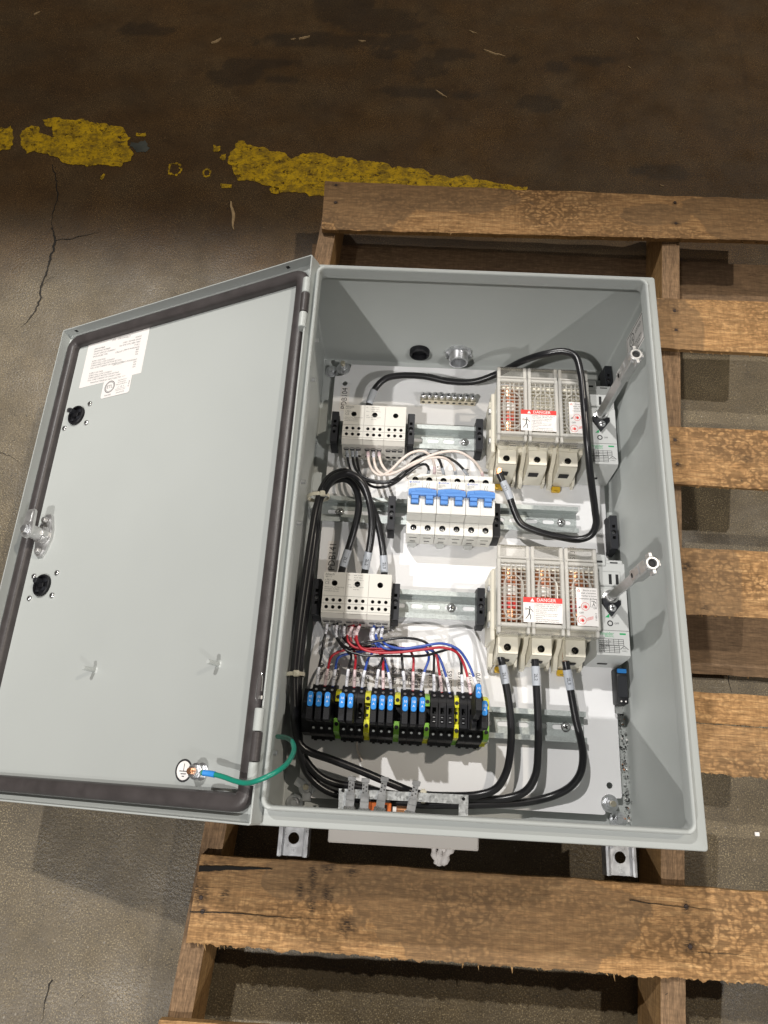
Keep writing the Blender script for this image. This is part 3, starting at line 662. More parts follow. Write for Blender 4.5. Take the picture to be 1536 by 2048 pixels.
# ------------------------------------------------------------------ the enclosure (world mm)
ZB, ZR = 115.3, 319.2          # back of the box, face of its rim
enc = thing('electrical_enclosure', (0, 0, ZB), 'open grey steel electrical cabinet lying on its back on the pallet', 'electrical cabinet', frame='w')
g = G(); lx, ly = 190.0, 291.6
g.rings([(-203.2, 203.2, -304.8, 304.8, 3, ZB), (-203.2, 203.2, -304.8, 304.8, 3, ZR-1.2), (-202.2, 202.2, -303.8, 303.8, 2.4, ZR),
         (-lx-1, lx+1, -ly-1, ly+1, 10, ZR), (-lx, lx, -ly, ly, 9, ZR+1), (-lx, lx, -ly, ly, 9, ZR+12.6), (-lx+.5, lx-.5, -ly+.5, ly-.5, 8.5, ZR+14.4), (-lx+2, lx-2, -ly+2, ly-2, 7.5, ZR+15.2),
         (-lx+3.6, lx-3.6, -ly+3.6, ly-3.6, 6.5, ZR+14.4), (-lx+4.2, lx-4.2, -ly+4.2, ly-4.2, 6, ZR+12.6), (-lx+4.2, lx-4.2, -ly+4.2, ly-4.2, 6, ZR-2.4),
         (-lx-2, lx+2, -ly-2, ly+2, 6, ZR-2.6), (-201.4, 201.4, -303, 303, 3, ZR-2.6), (-201.4, 201.4, -303, 303, 3, ZB+4), (-200, 200, -301.6, 301.6, 3, ZB+2)], nc=5)
make('body', g, M['paint'], enc, 'w', ang=50)

# --- the door: drawn in its own frame (x to the hinge, y up the cabinet, z out of the inner face's rim)
TH = math.atan2(.267, .558); HX, HZ = -194.4667, 337.2
g = G(); d0, d1 = -411.5, -2.0
g.rings([(d0, d1, -304.4, 304.4, 2.5, -15.5), (d0, d1, -304.4, 304.4, 2.5, -.6), (d0+.6, d1-.6, -303.8, 303.8, 2, 0), (d0+1.6, d1-1.6, -302.8, 302.8, 1.5, -.2), (d0+2.0, d1-2.0, -302.4, 302.4, 1.5, -13.2), (d0+2.6, d1-2.6, -301.8, 301.8, 1.5, -13.8)], nc=3)
door = make('door', g, M['paint'], None, 'l', ang=40)
MD = Matrix(((cos(TH), 0, -sin(TH), HX/1000), (0, 1, 0, 0), (sin(TH), 0, cos(TH), (HZ-ZB)/1000), (0, 0, 0, 1)))
door.parent = enc; door.matrix_local = MD
tag(door, 'grey door swung wide open past flat, hinged on the cabinet left side')
ND = -13.8                                                # inner face of the door sheet
def dmake(name, g, m, ang=35, label=None):
    o = make(name, g, m, None, 'l', ang); o.parent = door
    if label: o['label'] = label
    return o
gx0, gx1, gy0, gy1 = -402.5, -9.0, -295.5, 294.0
g = G()
prof = [(0, 0), (0, 5.5), (1.4, 8.0), (4.2, 9.6), (8.5, 10.2), (12.8, 9.6), (15.4, 7.6), (16.2, 4.0), (16.4, 0)]
g.rings([(gx0+i, gx1-i, gy0+i, gy1-i, max(20-i, 4), ND+z) for i, z in prof], cap0=False, cap1=False, nc=7)
dmake('gasket', g, M['gasket'], 60)
g = G(); g.rings([(gx0+16.6, gx1-16.6, gy0+16.6, gy1-16.6, 6, ND+.0), (gx0+16.6, gx1-16.6, gy0+16.6, gy1-16.6, 6, ND+.5)], cap0=False, cap1=False)
# data sheet taped inside
g = G(); PX0, PX1, PY0, PY1 = -368.5, -257.5, 209.5, 280
g.box(PX0, PX1, PY0, PY1, ND+.05, ND+.35)
dmake('data_sheet', g, M['paper'])
g = G(); zt = ND+.42
def line(x, y, s, size=3.4, al='LEFT'): g.text(s, (x, y, zt), size, -2.6, 0, al)
X0 = PX0+14
line((PX0+PX1)/2+6, 273.5, 'LINE 1 DISCONNECT', 3.6, 'CENTER')
for i, (a_, b_) in enumerate([('JOB NUMBER', '10747/2'), ('DRAWING NUMBER', 'LINE 1 POWER DROP'), ('SHORT CIRCUIT CURRENT', '5kA RMS SYM, 208V, MAX'), ('ENCLOSURE TYPE', 'TYPE 1')]):
    y = 267.5-i*4.1; line(X0, y, a_); line(PX1-12, y+.2, b_, 3.4, 'RIGHT')
for k, y0, va in ((1, 250, ('208V/3 PHASE/60HZ', '80A', '80A', '50A')), (2, 231, ('208V/3 PHASE/60HZ', '60A', '60A', '50A'))):
    line(PX0+56, y0+2.2, 'CIRCUIT %d' % k)
    for i, a_ in enumerate(('SUPPLY VOLTAGE', 'SUPPLY FULL LOAD CURRENT', 'OVERCURRENT PROTECTION SETTING', 'FULL LOAD CURRENT OF LARGEST LOAD')):
        line(X0, y0-2-i*3.6, a_, 3.2); line(PX1-12, y0+1.4-i*3.6, va[i], 3.2, 'RIGHT')
line(X0+6, 213.5, 'MANUFACTURED BY NEXT ELECTRIC LLC', 3.4)
dmake('sheet_print', g, M['greyink'])
g = G(); g.prism(rrect(-322, -272, 184, 210, 3), ND+.4, ND+.7); dmake('approval_sticker', g, M['paper'])
g = G(); z = ND+.78
c0, c1 = circ(-309, 199.5, 9, 28), circ(-309, 199.5, 7.9, 28); g.plate(c0, [c1], z-.05, z)
c0, c1 = circ(-309, 199.5, 7.2, 28), circ(-309, 199.5, 6.6, 28); g.plate(c0, [c1], z-.05, z)
g.text('ETL', (-309, 199.6, z), 6.6, 0, 0); g.text('Intertek', (-310, 187.4, z), 3.6, 0, 0)
for i, q in enumerate(('Field Evaluated', 'To Recognized', 'National Standards')): g.text(q, (-288.5, 206.2-i*3.1, z), 2.5, 0, 0)
g.text('C  US  F', (-288.5, 195.8, z), 3.4); g.box(-298, -279.5, 193.2, 193.5, z-.05, z); g.text('Evaluated by Intertek', (-288.5, 191.2, z), 1.9); g.text('304 477 678', (-288.5, 187.4, z), 2.8); g.text('FE 4028', (-275, 197.5, z), 2.8, 90)
dmake('sticker_print', g, M['greyink'])
# two rotary operator holes, each with a black boss and four screws
def screw_head(g, x, y, z, r, h=1.6, m=0, slotm=1, a=.5):
    g.lathe((x, y, z), [(r*.98, 0), (r, h*.35), (r*.86, h*.75), (r*.55, h), (r*.1, h)], m, 'z', 14)
    for k in range(2):
        q = G(); q.box(-r*.62, r*.62, -r*.11, r*.11, h*.96, h+.12); g.merge(q, Matrix.Translation((x, y, z)) @ Matrix.Rotation(a+k*pi/2, 4, 'Z'), slotm)
for (bx, by), scr in (((-359.6, 166.4), [(-339.6, 180.4), (-377.8, 178.0), (-338.3, 152.2), (-378.5, 151.2)]), ((-352.2, -64.8), [(-331.9, -50.5), (-371.5, -52.0), (-332.1, -78.1), (-370.5, -79.6)])):
    g = G()
    g.lathe((bx, by, ND), [(13.5, 0), (13.5, 3.4), (12.6, 4.2), (11.4, 4.2), (11.0, 3.4), (11.0, .6)], 0, 'z', 28)
    g.box(bx-4, bx+4, by-3, by+3, ND+.6, ND+4, 0, .6); g.cyl((bx-5, by+5, ND+.6), 4, 9, 1, 'z', 14, 3.4, .6)
    g.box(bx+2, bx+9, by-7, by-2, ND+.6, ND+3, 1, .5); g.box(bx-9, bx-4, by-8, by-5, ND+.6, ND+2.4, 1, .4); g.box(bx+3, bx+7, by+4, by+9, ND+.6, ND+2.2, 1, .4)
    dmake('operator_boss', g, [M['black'], M['black2']])
    for i, (x, y) in enumerate(scr):
        g = G(); screw_head(g, x, y, ND, 3.7, 2.4, 0, 1, .3+i); dmake('screw', g, [M['steel'], M['dark']])
# quarter turn latch
g = G(); lc = (-367.5, -1.0)
g.prism([(lc[0]-4, lc[1]-27), (lc[0]+4, lc[1]-27), (lc[0]+9, lc[1]-20), (lc[0]+14, lc[1]-5), (lc[0]+14, lc[1]+6), (lc[0]+8, lc[1]+24), (lc[0]+4, lc[1]+28), (lc[0]-3, lc[1]+28), (lc[0]-8, lc[1]+22), (lc[0]-13, lc[1]+6), (lc[0]-13, lc[1]-6), (lc[0]-9, lc[1]-21)], ND, ND+3.6)
g.cyl((lc[0], lc[1], ND+3.6), 11.5, 7, 0, 'z', 24, 10.5, .8); g.cyl((lc[0], lc[1], ND+10.6), 8.5, 14, 0, 'z', 20, 8.2, .6); g.box(lc[0]-11.5, lc[0]+11.5, lc[1]-4, lc[1]+4, ND+3, ND+14, 0, 1)
for s in (-1, 1): g.cyl((lc[0]-1, lc[1]+s*20, ND+3.6), 4.4, 5.5, 0, 'z', 14, 3.6, .8)
dmake('latch_body', g, M['cast'], 40)
g = G(); zc = ND+24.6
g.prism([(lc[0]-8, lc[1]-7), (lc[0], lc[1]-10.5), (lc[0]+8, lc[1]-7), (lc[0]+9.5, lc[1]+1), (lc[0]+7.5, lc[1]+24), (lc[0]+5, lc[1]+26.5), (lc[0]-5, lc[1]+26.5), (lc[0]-7, lc[1]+24), (lc[0]-9.5, lc[1]+1)], zc, zc+3.4); g.box(lc[0]-5, lc[0]+5, lc[1]+10, lc[1]+24, zc+3.3, zc+4.4, 0, .6)
g.lathe((lc[0], lc[1], zc+3.4), [(7.2, 0), (7.2, .9), (5.6, 1.1), (5.6, 4.2), (4.6, 5.2), (1, 5.4)], 1, 'z', 6)
dmake('latch_cam', g, [M['cast'], M['zinc']], 40)
# threaded weld studs, painted over
for (x, y) in ((-238.9, -166.6), (-71.2, -162.9)):
    g = G(); g.lathe((x, y, ND), [(4.2, 0), (3.6, .5), (2.5, .9), (2.4, 15.4), (2.0, 16.2)], 0, 'z', 12); dmake('weld_stud', g, M['paint'])
# earth symbol and bonding bolt
ex, ey = -95.7, -263.2
g = G(); g.plate(circ(ex, ey, 9.6, 30, 9.8), [], ND+.05, ND+.3); dmake('earth_sticker', g, M['paper'])
g = G(); z = ND+.38
g.plate(circ(ex, ey, 10.2, 32, 10.5), [circ(ex, ey, 8.4, 32, 8.7)], ND+.05, z)
g.box(ex-.35, ex+.35, ey-.4, ey+6.2, z-.05, z); g.box(ex-5.2, ex+5.2, ey-1.0, ey-.2, z-.05, z); g.box(ex-3.2, ex+3.2, ey-3.4, ey-2.6, z-.05, z); g.box(ex-1.4, ex+1.4, ey-5.6, ey-4.8, z-.05, z)
dmake('earth_symbol', g, M['ink'])
g = G(); bx, by = (-73.8,-263.1,-13.8)[:2]
g.cyl((bx, by, ND), 3.0, 19, 1, 'z', 12, None, .5); g.cyl((bx, by, ND), 8, 1.4, 0, 'z', 18, None, .3); g.cyl((bx, by, ND+1.4), 6.2, 5, 0, 'z', 6, None, .5); g.cyl((bx, by, ND+9), 7.5, 1.2, 0, 'z', 18, None, .3); g.cyl((bx, by, ND+10.2), 6.2, 4.6, 0, 'z', 6, None, .5)
dmake('bonding_bolt', g, [M['zinc'], M['copper']])
# small drain slots in the door's upper flange
g = G()
for x in (-392, -40): g.prism([(x-3, 304.6), (x+3, 304.6), (x+2, 302.2), (x-2, 302.2)], -9, -5)
dmake('flange_slot', g, M['dark'])
# hinges: knuckles on the door, sleeve on the body, pin and its clip
def barrel(name, y0, y1, m, r=4.6): 
    g = G(); g.cyl((-199.2, y0, 335.5), r, y1-y0, 0, 'y', 18, None, .5); g.box(-203.5, -196.5, y0+.5, y1-.5, 320, 335, 0, .8); return make(name, g, m, enc, 'w')
for y0 in (204, -272):
    barrel('hinge_knuckle', y0+46, y0+66, M['paint']); barrel('hinge_sleeve', y0+20, y0+45.4, M['gasket'], 5.0); barrel('hinge_knuckle', y0, y0+19.4, M['paint'])
g = G(); c = (-199.2, -186, 338)
g.tube([(c[0], c[1]-5, c[2]), (c[0]-.5, c[1]+8, c[2]+1), (c[0]-1.6, c[1]+11, c[2]+2), (c[0]-3.2, c[1]+9, c[2]+2), (c[0]-4.2, c[1]-12, c[2]+1), (c[0]-3, c[1]-14, c[2])], .45, 0, 6, 2); g.cyl((c[0], c[1]-12, c[2]-2), 2.3, 3, 0, 'y', 10)
make('hinge_pin_clip', g, M['steel'], enc, 'w')
# mounting feet: ribbed zinc channels under the back, sticking out at the bottom end
for x in (-184.5, 187.5):
    g = G(); w = 18.5
    sec = [(-w, 0), (-w, 5), (-w+1.5, 12.6), (-w+4, 13.2), (-w+6, 12.6), (-w+8, 8.2), (-w+8, 6.6), (-w+7.2, 6.6), (-w+5, 11.2), (-w+3.2, 11.4), (-w+1.8, 5), (-w+1.6, 0)]
    g.prism([(x+a_, 102.0+b_) for a_, b_ in sec], -349, -296, 0, 'y'); g.prism([(x-a_, 102.0+b_) for a_, b_ in sec], -349, -296, 0, 'y')
    g.plate(rect(x-w+8, x+w-8, -348.6, -296), [circ(x, -330, 6.3, 24)], 108.65, 110.15, 0)
    f = make('mounting_foot', g, M['zinc'], enc, 'w', 30)
    g = G(); g.plate(circ(x, -330, 7.8, 24), [circ(x, -330, 6.4, 24)], 110.1, 110.7, 0); make('hole_rim', g, M['zinc'], f, 'w')
    g = G(); g.plate(rect(x-3.4, x+3.4, -346, -339.5), [rect(x-2.9, x+2.9, -345.5, -340)], 110.2, 110.5); g.text('H', (x, -342.8, 110.45), 5.4); make('foot_stamp', g, M['galv'], f, 'w')
# pale gland plate box on the bottom wall
g = G(); g.box(-136, 12.5, -322, -304.9, 196, 236, 0, 1.2); make('gland_box', g, M['gland'], enc, 'w')
# rating label on the right wall
WX = 201.4
g = G(); g.box(WX-.3, WX+.05, 249, 288, 215, 279); lab = make('rating_label', g, M['paper'], enc, 'w')
MR = Matrix(((0, 0, -1), (0, 1, 0), (1, 0, 0))).to_4x4()          # the print runs from the back of the box to its rim
g = G(); xx = WX-.42
def wl(s, y, z, size, al='CENTER'): g.text(s, (xx, y, z), size, 0, 0, al, MR)
for y0, y1, z0, z1 in ((251, 286, 217, 217.9), (251, 286, 276.1, 277), (251, 251.9, 217.9, 276.1), (285.1, 286, 217.9, 276.1)): g.box(xx, xx+.1, y0, y1, z0, z1)
wl('UL', 274, 236, 10); wl('LISTED', 277, 249, 7, 'LEFT'); wl('ENCLOSED INDUSTRIAL', 263, 247, 4.2); wl('CONTROL PANEL', 258.5, 247, 4.2); wl('TYPE 1, 12', 254, 247, 4.0)
cc = G(); cc.plate(circ(0, 0, 8.8, 26), [circ(0, 0, 7.7, 26)], 0, .1); g.merge(cc, Matrix.Translation((xx, 274, 236)) @ MR)
make('label_print', g, M['ink'], lab, 'w')
# black hole plug and metal conduit hub in the top wall
g = G(); c = (-64.5, 303); cz = 147.5
g.lathe((c[0], 303.0, cz), [(14, 0), (14, -6.5), (13.2, -7.6), (10.5, -7.6), (10.2, -6.8), (10.2, -1)], 0, 'y', 26); make('hole_plug', g, M['black'], enc, 'w', 40)
g = G(); c2 = (-10, 303)
pr = [(17.5, 0), (17.5, -3.6), (15, -4)]
for i in range(6): pr += [(13.4, -4.5-i*2.0), (12.6, -5.5-i*2.0)]
pr += [(12.8, -17.2), (11.0, -17.2), (10.8, -2)]
g.lathe((c2[0], 303.0, cz), pr, 0, 'y', 28)
for i in range(8):
    a = 2*pi*i/8+.2; q = G(); q.box(-2.4, 2.4, -4.2, 0, 16.2, 19.2, 0, .4); g.merge(q, Matrix.Translation((c2[0], 303.0, cz)) @ Matrix.Rotation(a, 4, 'Y'))
make('conduit_hub', g, M['zinc'], enc, 'w', 30)
# hardware on the inside of the left wall
for y, z, hh in ((248, 246, 16), (195, 240, 13), (60, 236, 12), (10, 232, 10), (-242, 250, 18)):
    g = G(); g.cyl((-201.3, y, z), 6.2, 2, 0, 'x', 6, None, .4); g.cyl((-199.3, y, z), 2.6, 7, 0, 'x', 10, None, .4); g.box(-201.3, -199.8, y-8, y+8, z-hh/2, z+hh/2, 0, .3); make('wall_bracket', g, M['zinc'], enc, 'w')
# bolts through the box back beside the panel corners
def hexbolt(x, y, h, r=7.5): 
    g = G(); g.cyl((x, y, h), r+3.2, 1.5, 0, 'z', 20, None, .3); g.cyl((x, y, h+1.5), r, 5.5, 0, 'z', 6, None, .8); g.cyl((x, y, h+7), r*.62, 5, 0, 'z', 14, None, .8); return g
for c in ((-187.8,280.3,0), (-186,-292.1,0), (184.2,-290.5,0)): make('back_bolt', hexbolt(c[0], c[1], -12, 6.4), M['zinc'], enc, 'p')

# ------------------------------------------------------------------ mounting panel
pan = thing('mounting_panel', (2.8, .6, -4), 'white steel back panel inside the cabinet carrying all devices', 'mounting panel')
g = G(); px0, px1, py0, py1 = -181.8, 187.4, -285.6, 286.8
out = [(px0+14, py0), (px1-22, py0), (px1-20, py0+1), (px1-19.5, py0+10), (px1-12, py0+17.5), (px1-1, py0+18.5), (px1, py0+20.5), (px1, py1-20), (px1-2, py1-18), (px1-18, py1-12), (px1-20, py1),
       (px0+22, py1), (px0+20, py1-10), (px0+10, py1-19), (px0, py1-20), (px0, py0+16), (px0+12, py0+14)]
holes = [circ(*q[:2], 3.6, 14) for q in ((173.9,-254.2,0), (-167.4,-256.3,0), (-166.9,255.4,0))]
g.plate(out, holes, -2.4, 0)
make('panel_sheet', g, M['panel'], pan)
for c, wing in (((-170.7,278.7,0), 0), ((172.8,-273.3,0), 0), ((-172.1,-274.3,0), 1)):
    g = hexbolt(c[0], c[1], .05, 6.6); g.cyl((c[0], c[1], 5), 3.2, 12, 1, 'z', 12, None, .5)
    if wing:
        for a in range(3): q = G(); q.box(5, 15, -5, 5, 1, 3.4, 0, .8); g.merge(q, Matrix.Translation((c[0], c[1], 0)) @ Matrix.Rotation(a*2.09+.6, 4, 'Z'))
    make('panel_nut', g, [M['zinc'], M['brass']], pan)
def strip(x, y, s, size=7.2, L=None, name='printed_label'):
    g = G(); L = L or len(s)*size*.62+5
    g.box(x-size*.72, x+size*.72, y-L/2, y+L/2, .03, .22); o = make(name, g, M['paper'], pan)
    g = G(); g.text(s, (x, y, .3), size*1.25, 90, 0, 'CENTER', None, .92); make('label_print', g, M['ink'], o)
c = (-165.8,231.6,0); strip(c[0], c[1], 'PDB104', 8.8)
c = (-164.5,2.1,0); strip(c[0], c[1], 'PDB141', 9.8)
for s, c in (('CB106', (-70.9,125.6,0)), ('CB110', (-30.8,124,0)), ('CB114', (5.9,121.5,0)), ('DS138', (142,18.5,0))): strip(c[0], c[1], s, 7.6)
for s, c in zip(('CB143', 'CB144', 'CB145', 'CB148', 'CB149', 'CB150', 'CB153', 'CB154', 'CB155', 'CB158', 'CB159', 'CB160', 'CB163', 'CB164', 'CB165', 'CB168', 'CB169', 'CB170'),
    ((-168.2,-144.6,0), (-159,-144.7,0), (-148.7,-144.8,0), (-132.8,-146.9,0), (-123.2,-145.2,0), (-112.2,-147,0), (-100.7,-147,0), (-89.9,-145.8,0), (-79.1,-145.8,0), (-69.3,-147.1,0), (-59.1,-146,0), (-48.3,-146,0), (-34.4,-147,0), (-23,-146.4,0), (-12.1,-146.5,0), (0.5,-147.6,0), (11.3,-147.6,0), (22.1,-147.6,0))): strip(c[0]+1, c[1]+2, s, 6.6)

# ------------------------------------------------------------------ DIN rails
def rail(x0, x1, y, label, slots, screws):
    t = thing('din_rail', ((x0+x1)/2, y, 0), label, 'rail', 'DIN rails on the white panel')
    g = G(); w = 17.5; hh = 14.0
    g.plate(rect(x0, x1, y-12.6, y+12.6), [slot(q, y, 15.5, 2.9) for q in slots], .05, 1.1)
    for s in (-1, 1):
        a = [(y+s*12.6, .05), (y+s*12.6, hh-1.1), (y+s*w, hh-1.1), (y+s*w, hh), (y+s*11.5, hh), (y+s*11.5, 1.1), (y+s*11.5, .05)]
        g.prism(a, x0, x1, 0, 'x')
    make('rail_strip', g, M['rail'], t, ang=30)
    for q in screws:
        g = G(); g.cyl((q, y, 1.1), 5.6, .6, 0, 'z', 20); screw_head(g, q, y, 1.7, 4.3, 2.6, 0, 1, .6); make('rail_screw', g, [M['steel'], M['dark']], t)
    return t
def slots_from(a, b, step=21.5): 
    o = []; x = a
    while x < b: o.append(x); x += step
    return o
R1 = (-17.8,171.9,0)[1]; R2 = (-15.5,62.9,0)[1]; R3 = (-25.3,-57.1,0)[1]; R4 = (101.8,-192.5,0)[1]
a = (1.9,168.4,0)[0]; rail(-184, 24, R1, 'zinc rail under the upper distribution block, below the brass earth bar', slots_from(a-21.5*8, 20), [a])
a = (-159.6,55.5,0)[0]; rail(-184, 148, R2, 'longest visible zinc rail, behind the three blue toggled breakers', slots_from(a-8, 145), [a, (128.5,55.8,0)[0]])
a = (-11.5,-60.8,0)[0]; rail(-178, 32, R3, 'zinc rail beside the lower distribution block, between two black end clamps', slots_from(a-21.5*7, 30), [a])
a = (125.8,-193.5,0)[0]; rail(-184, 147, R4, 'zinc rail under the row of black fuse terminals and green earth terminals', slots_from(a-21.5*13-8, 140), [a])

# ------------------------------------------------------------------ earth bar
c0, c1 = (-60.5,232.8,10), (15.1,232.6,10)
t = thing('earth_bar', ((c0[0]+c1[0])/2, c0[1], 0), 'small brass earth bar with nine screws on the white panel', 'earth bar')
g = G(); yb = (c0[1]+c1[1])/2; n = 9; Lb = c1[0]-c0[0]
g.prism([(c0[0], yb-4.5), (c1[0], yb-4.5), (c1[0], yb+4.5), (c0[0], yb+4.5)], 1.5, 12); g.box(c0[0]+2, c0[0]+8, yb-4, yb+4, 0, 1.6); g.box(c1[0]-8, c1[0]-2, yb-4, yb+4, 0, 1.6)
make('bar', g, M['brass'], t)
g = G()
for i in range(n):
    x = c0[0]+Lb*(i+.5)/n; g.cyl((x, yb-4.62, 6), 2.3, .15, 0, 'y', 10)
make('wire_hole', g, M['dark'], t)
for i in range(n):
    x = c0[0]+Lb*(i+.5)/n; g = G(); g.cyl((x, yb, 12), 2.4, 5+(i*37 % 5)*.5, 0, 'z', 10); screw_head(g, x, yb, 16+(i*37 % 5)*.5, 4.1, 3, 0, 1, i*.7); make('clamp_screw', g, [M['zinc'], M['dark']], t)

# ------------------------------------------------------------------ end clamps on the rails
def clamp_geo():
    g = G()
    prof = [(-24, 6), (-24, 22), (-20, 30), (-11, 31), (11, 31), (20, 30), (24, 22), (24, 6), (19, 4), (19, 14), (-19, 14), (-19, 4)]
    g.prism(prof, -4.4, 4.4, 0, 'x')
    g.plate(rrect(-4.7, 4.7, -22, 22, 1), [circ(0, 0, 2.9, 12), rect(-1.9, 1.9, 5.5, 9.5), rect(-1.9, 1.9, -9.5, -5.5)], 31.05, 37.6, 0, 31.1, 1)
    g.box(-4.7, 4.7, -22, -12, 30, 34, 0, .6); g.box(-4.7, 4.7, 12, 22, 30, 34, 0, .6)
    return g
CL = None
for x_y, lab, dz in (((-172.2,168.8,37), 'black end clamp left of the upper distribution block, in the cabinet left edge shade', 0), ((-71.8,170.1,37), 'black end clamp touching the right side of the upper distribution block', 0),
        ((17.9,167.3,37), 'black end clamp at the left side of the upper disconnect switch', 0), ((-91.5,52.3,37), 'black end clamp standing left of the three blue toggled breakers', 0),
        ((39.9,49,37), 'black end clamp half hidden behind the right side of the breakers', 0), ((-176.2,-59.9,37), 'black end clamp left of the lower distribution block, by the thick cables', 0),
        ((-81,-61.1,37), 'black end clamp touching the right side of the lower distribution block', 0), ((21.3,-61.2,37), 'black end clamp at the left side of the lower disconnect switch', 0),
        ((188.8,44.9,25), 'black end clamp in the gap at the panel right edge, between the two disconnect switches', -12), ((192.5,260.6,20), 'black end clamp peeking out above the upper grey shaft block', -7)):
    if CL is None:
        CL = thing('end_clamp', (x_y[0], x_y[1], dz), lab, 'end clamp', 'black end clamps')
        g = clamp_geo(); g.v = [(a+x_y[0], b+x_y[1], c) for a, b, c in g.v]
        make('clamp_body', g, [M['black2'], M['dark']], CL)
        g = G(); screw_head(g, x_y[0], x_y[1], 32.5, 2.6, 1.2, 0, 1); make('clamp_screw', g, [M['zinc'], M['dark']], CL)
    else:
        o = dup(CL, label=lab); o.location = (x_y[0]/1000, x_y[1]/1000, (ZP+dz)/1000)

# ------------------------------------------------------------------ distribution blocks
def pdb(cx, cy, label):
    """three pole block; drawn about its front face centre, 82 wide and 51 tall, face at 50"""
    t = thing('distribution_block', (cx, cy, 0), label, 'distribution block', 'power distribution blocks'); w = 27.2; H = 51
    for k in range(3):
        x0 = cx-1.5*w+k*w+.15; x1 = x0+w-.3; xm = (x0+x1)/2; y1 = cy+26; y0 = cy-25
        g = G()
        g.prism([(y1, 8), (y1, 41.8), (y0+1, 41.8), (y0+1, 49.4), (y0-4, 45), (y0-8, 27), (y0-8, 8)], x0, x1, 0, 'x')
        hs = [circ(xm, y1-14, 3.5, 16)] + [circ(xm+(i-1)*7.8, y0+dy, 2.15, 12) for i in range(3) for dy in (8, 16.5)]
        g.plate(rrect(x0, x1, y0+1, y1-.4, .8, 2), hs, 41.9, 50, 0, 42, 1)
        for yy in (y0+21.5, y0+12.3, y0+3.6): g.box(x0+.4, x1-.4, yy-.15, yy+.15, 49.9, 50.12, 2)
        for i in range(3):                                              # wire mouths on the sloping lower face
            xx = xm+(i-1)*7.8; g.cyl((xx, y0-8.1, 18), 3.1, .4, 1, 'y', 12); g.cyl((xx, y0-6.9, 33), 3.1, .5, 1, 'y', 12)
            q = G(); q.plate(circ(0, 0, 3.5, 12, 2.0), [circ(0, .8, 3.0, 12, 1.5)], 0, .35); g.merge(q, Matrix.Translation((xx, y0-6.5, 37)) @ Matrix.Rotation(radians(68), 4, 'X'), 2)
        g.cyl((xm, y1-.2, 26), 5.2, .4, 1, 'y', 16)
        make('pole_housing', g, [M['pdb'], M['dark'], M['greyink']], t)
        if k == 2: g = G(); g.plate(rrect(xm-4, xm+4, y0-17, y0-6, 2, 3), [rrect(xm-2, xm+2, y0-15, y0-9, 1.2, 3)], 6, 9); make('rail_latch', g, M['block'], t)
    g = G(); z = 50.1; x0 = cx-1.5*w+2; y1 = cy+26
    g.text('Altech', (x0, y1-3.4, z), 4.2, 0, 0, 'LEFT'); g.text('38017 A', (x0, y1-6.4, z), 2.2, 0, 0, 'LEFT'); g.text('c RU us', (x0, y1-10.2, z), 3.4, 0, 0, 'LEFT'); g.text('CE', (x0, y1-14.2, z), 4.6, 0, 0, 'LEFT')
    for i, q in enumerate(('Altech Corp., 35 Royal Road', 'Flemington, NJ 08822', 'www.altechcorp.com')): g.text(q, (x0, y1-19-i*2.4, z), 2.0, 0, 0, 'LEFT')
    x1 = cx-.5*w+2
    for i, (a, b) in enumerate((('Ue', '600V AC/DC'), ('', 'SCCR 100kA'), ('Wire', '2/0-8 AWG Cu'), ('', ''), ('Load', '4-14 AWG'), ('Torque', 'line 120 load 35'), ('', 'in-lb 75C'))):
        g.text(a, (x1, y1-3.4-i*2.9, z), 1.9, 0, 0, 'LEFT'); g.text(b, (x1+7, y1-3.4-i*2.9, z), 1.9, 0, 0, 'LEFT')
    make('block_print', g, M['greyink'], t); return t
a, b = (-160.1,193.4,50), (-78.2,144.6,50)
pdb((a[0]+b[0])/2-.5, (a[1]+b[1])/2+.5, 'upper three pole distribution block, fed by one black cable from above')
a, b = (-167,-33.1,50), (-86.6,-81.7,50)
pdb((a[0]+b[0])/2-.5, (a[1]+b[1])/2, 'lower three pole distribution block with black, red and blue wires below it')

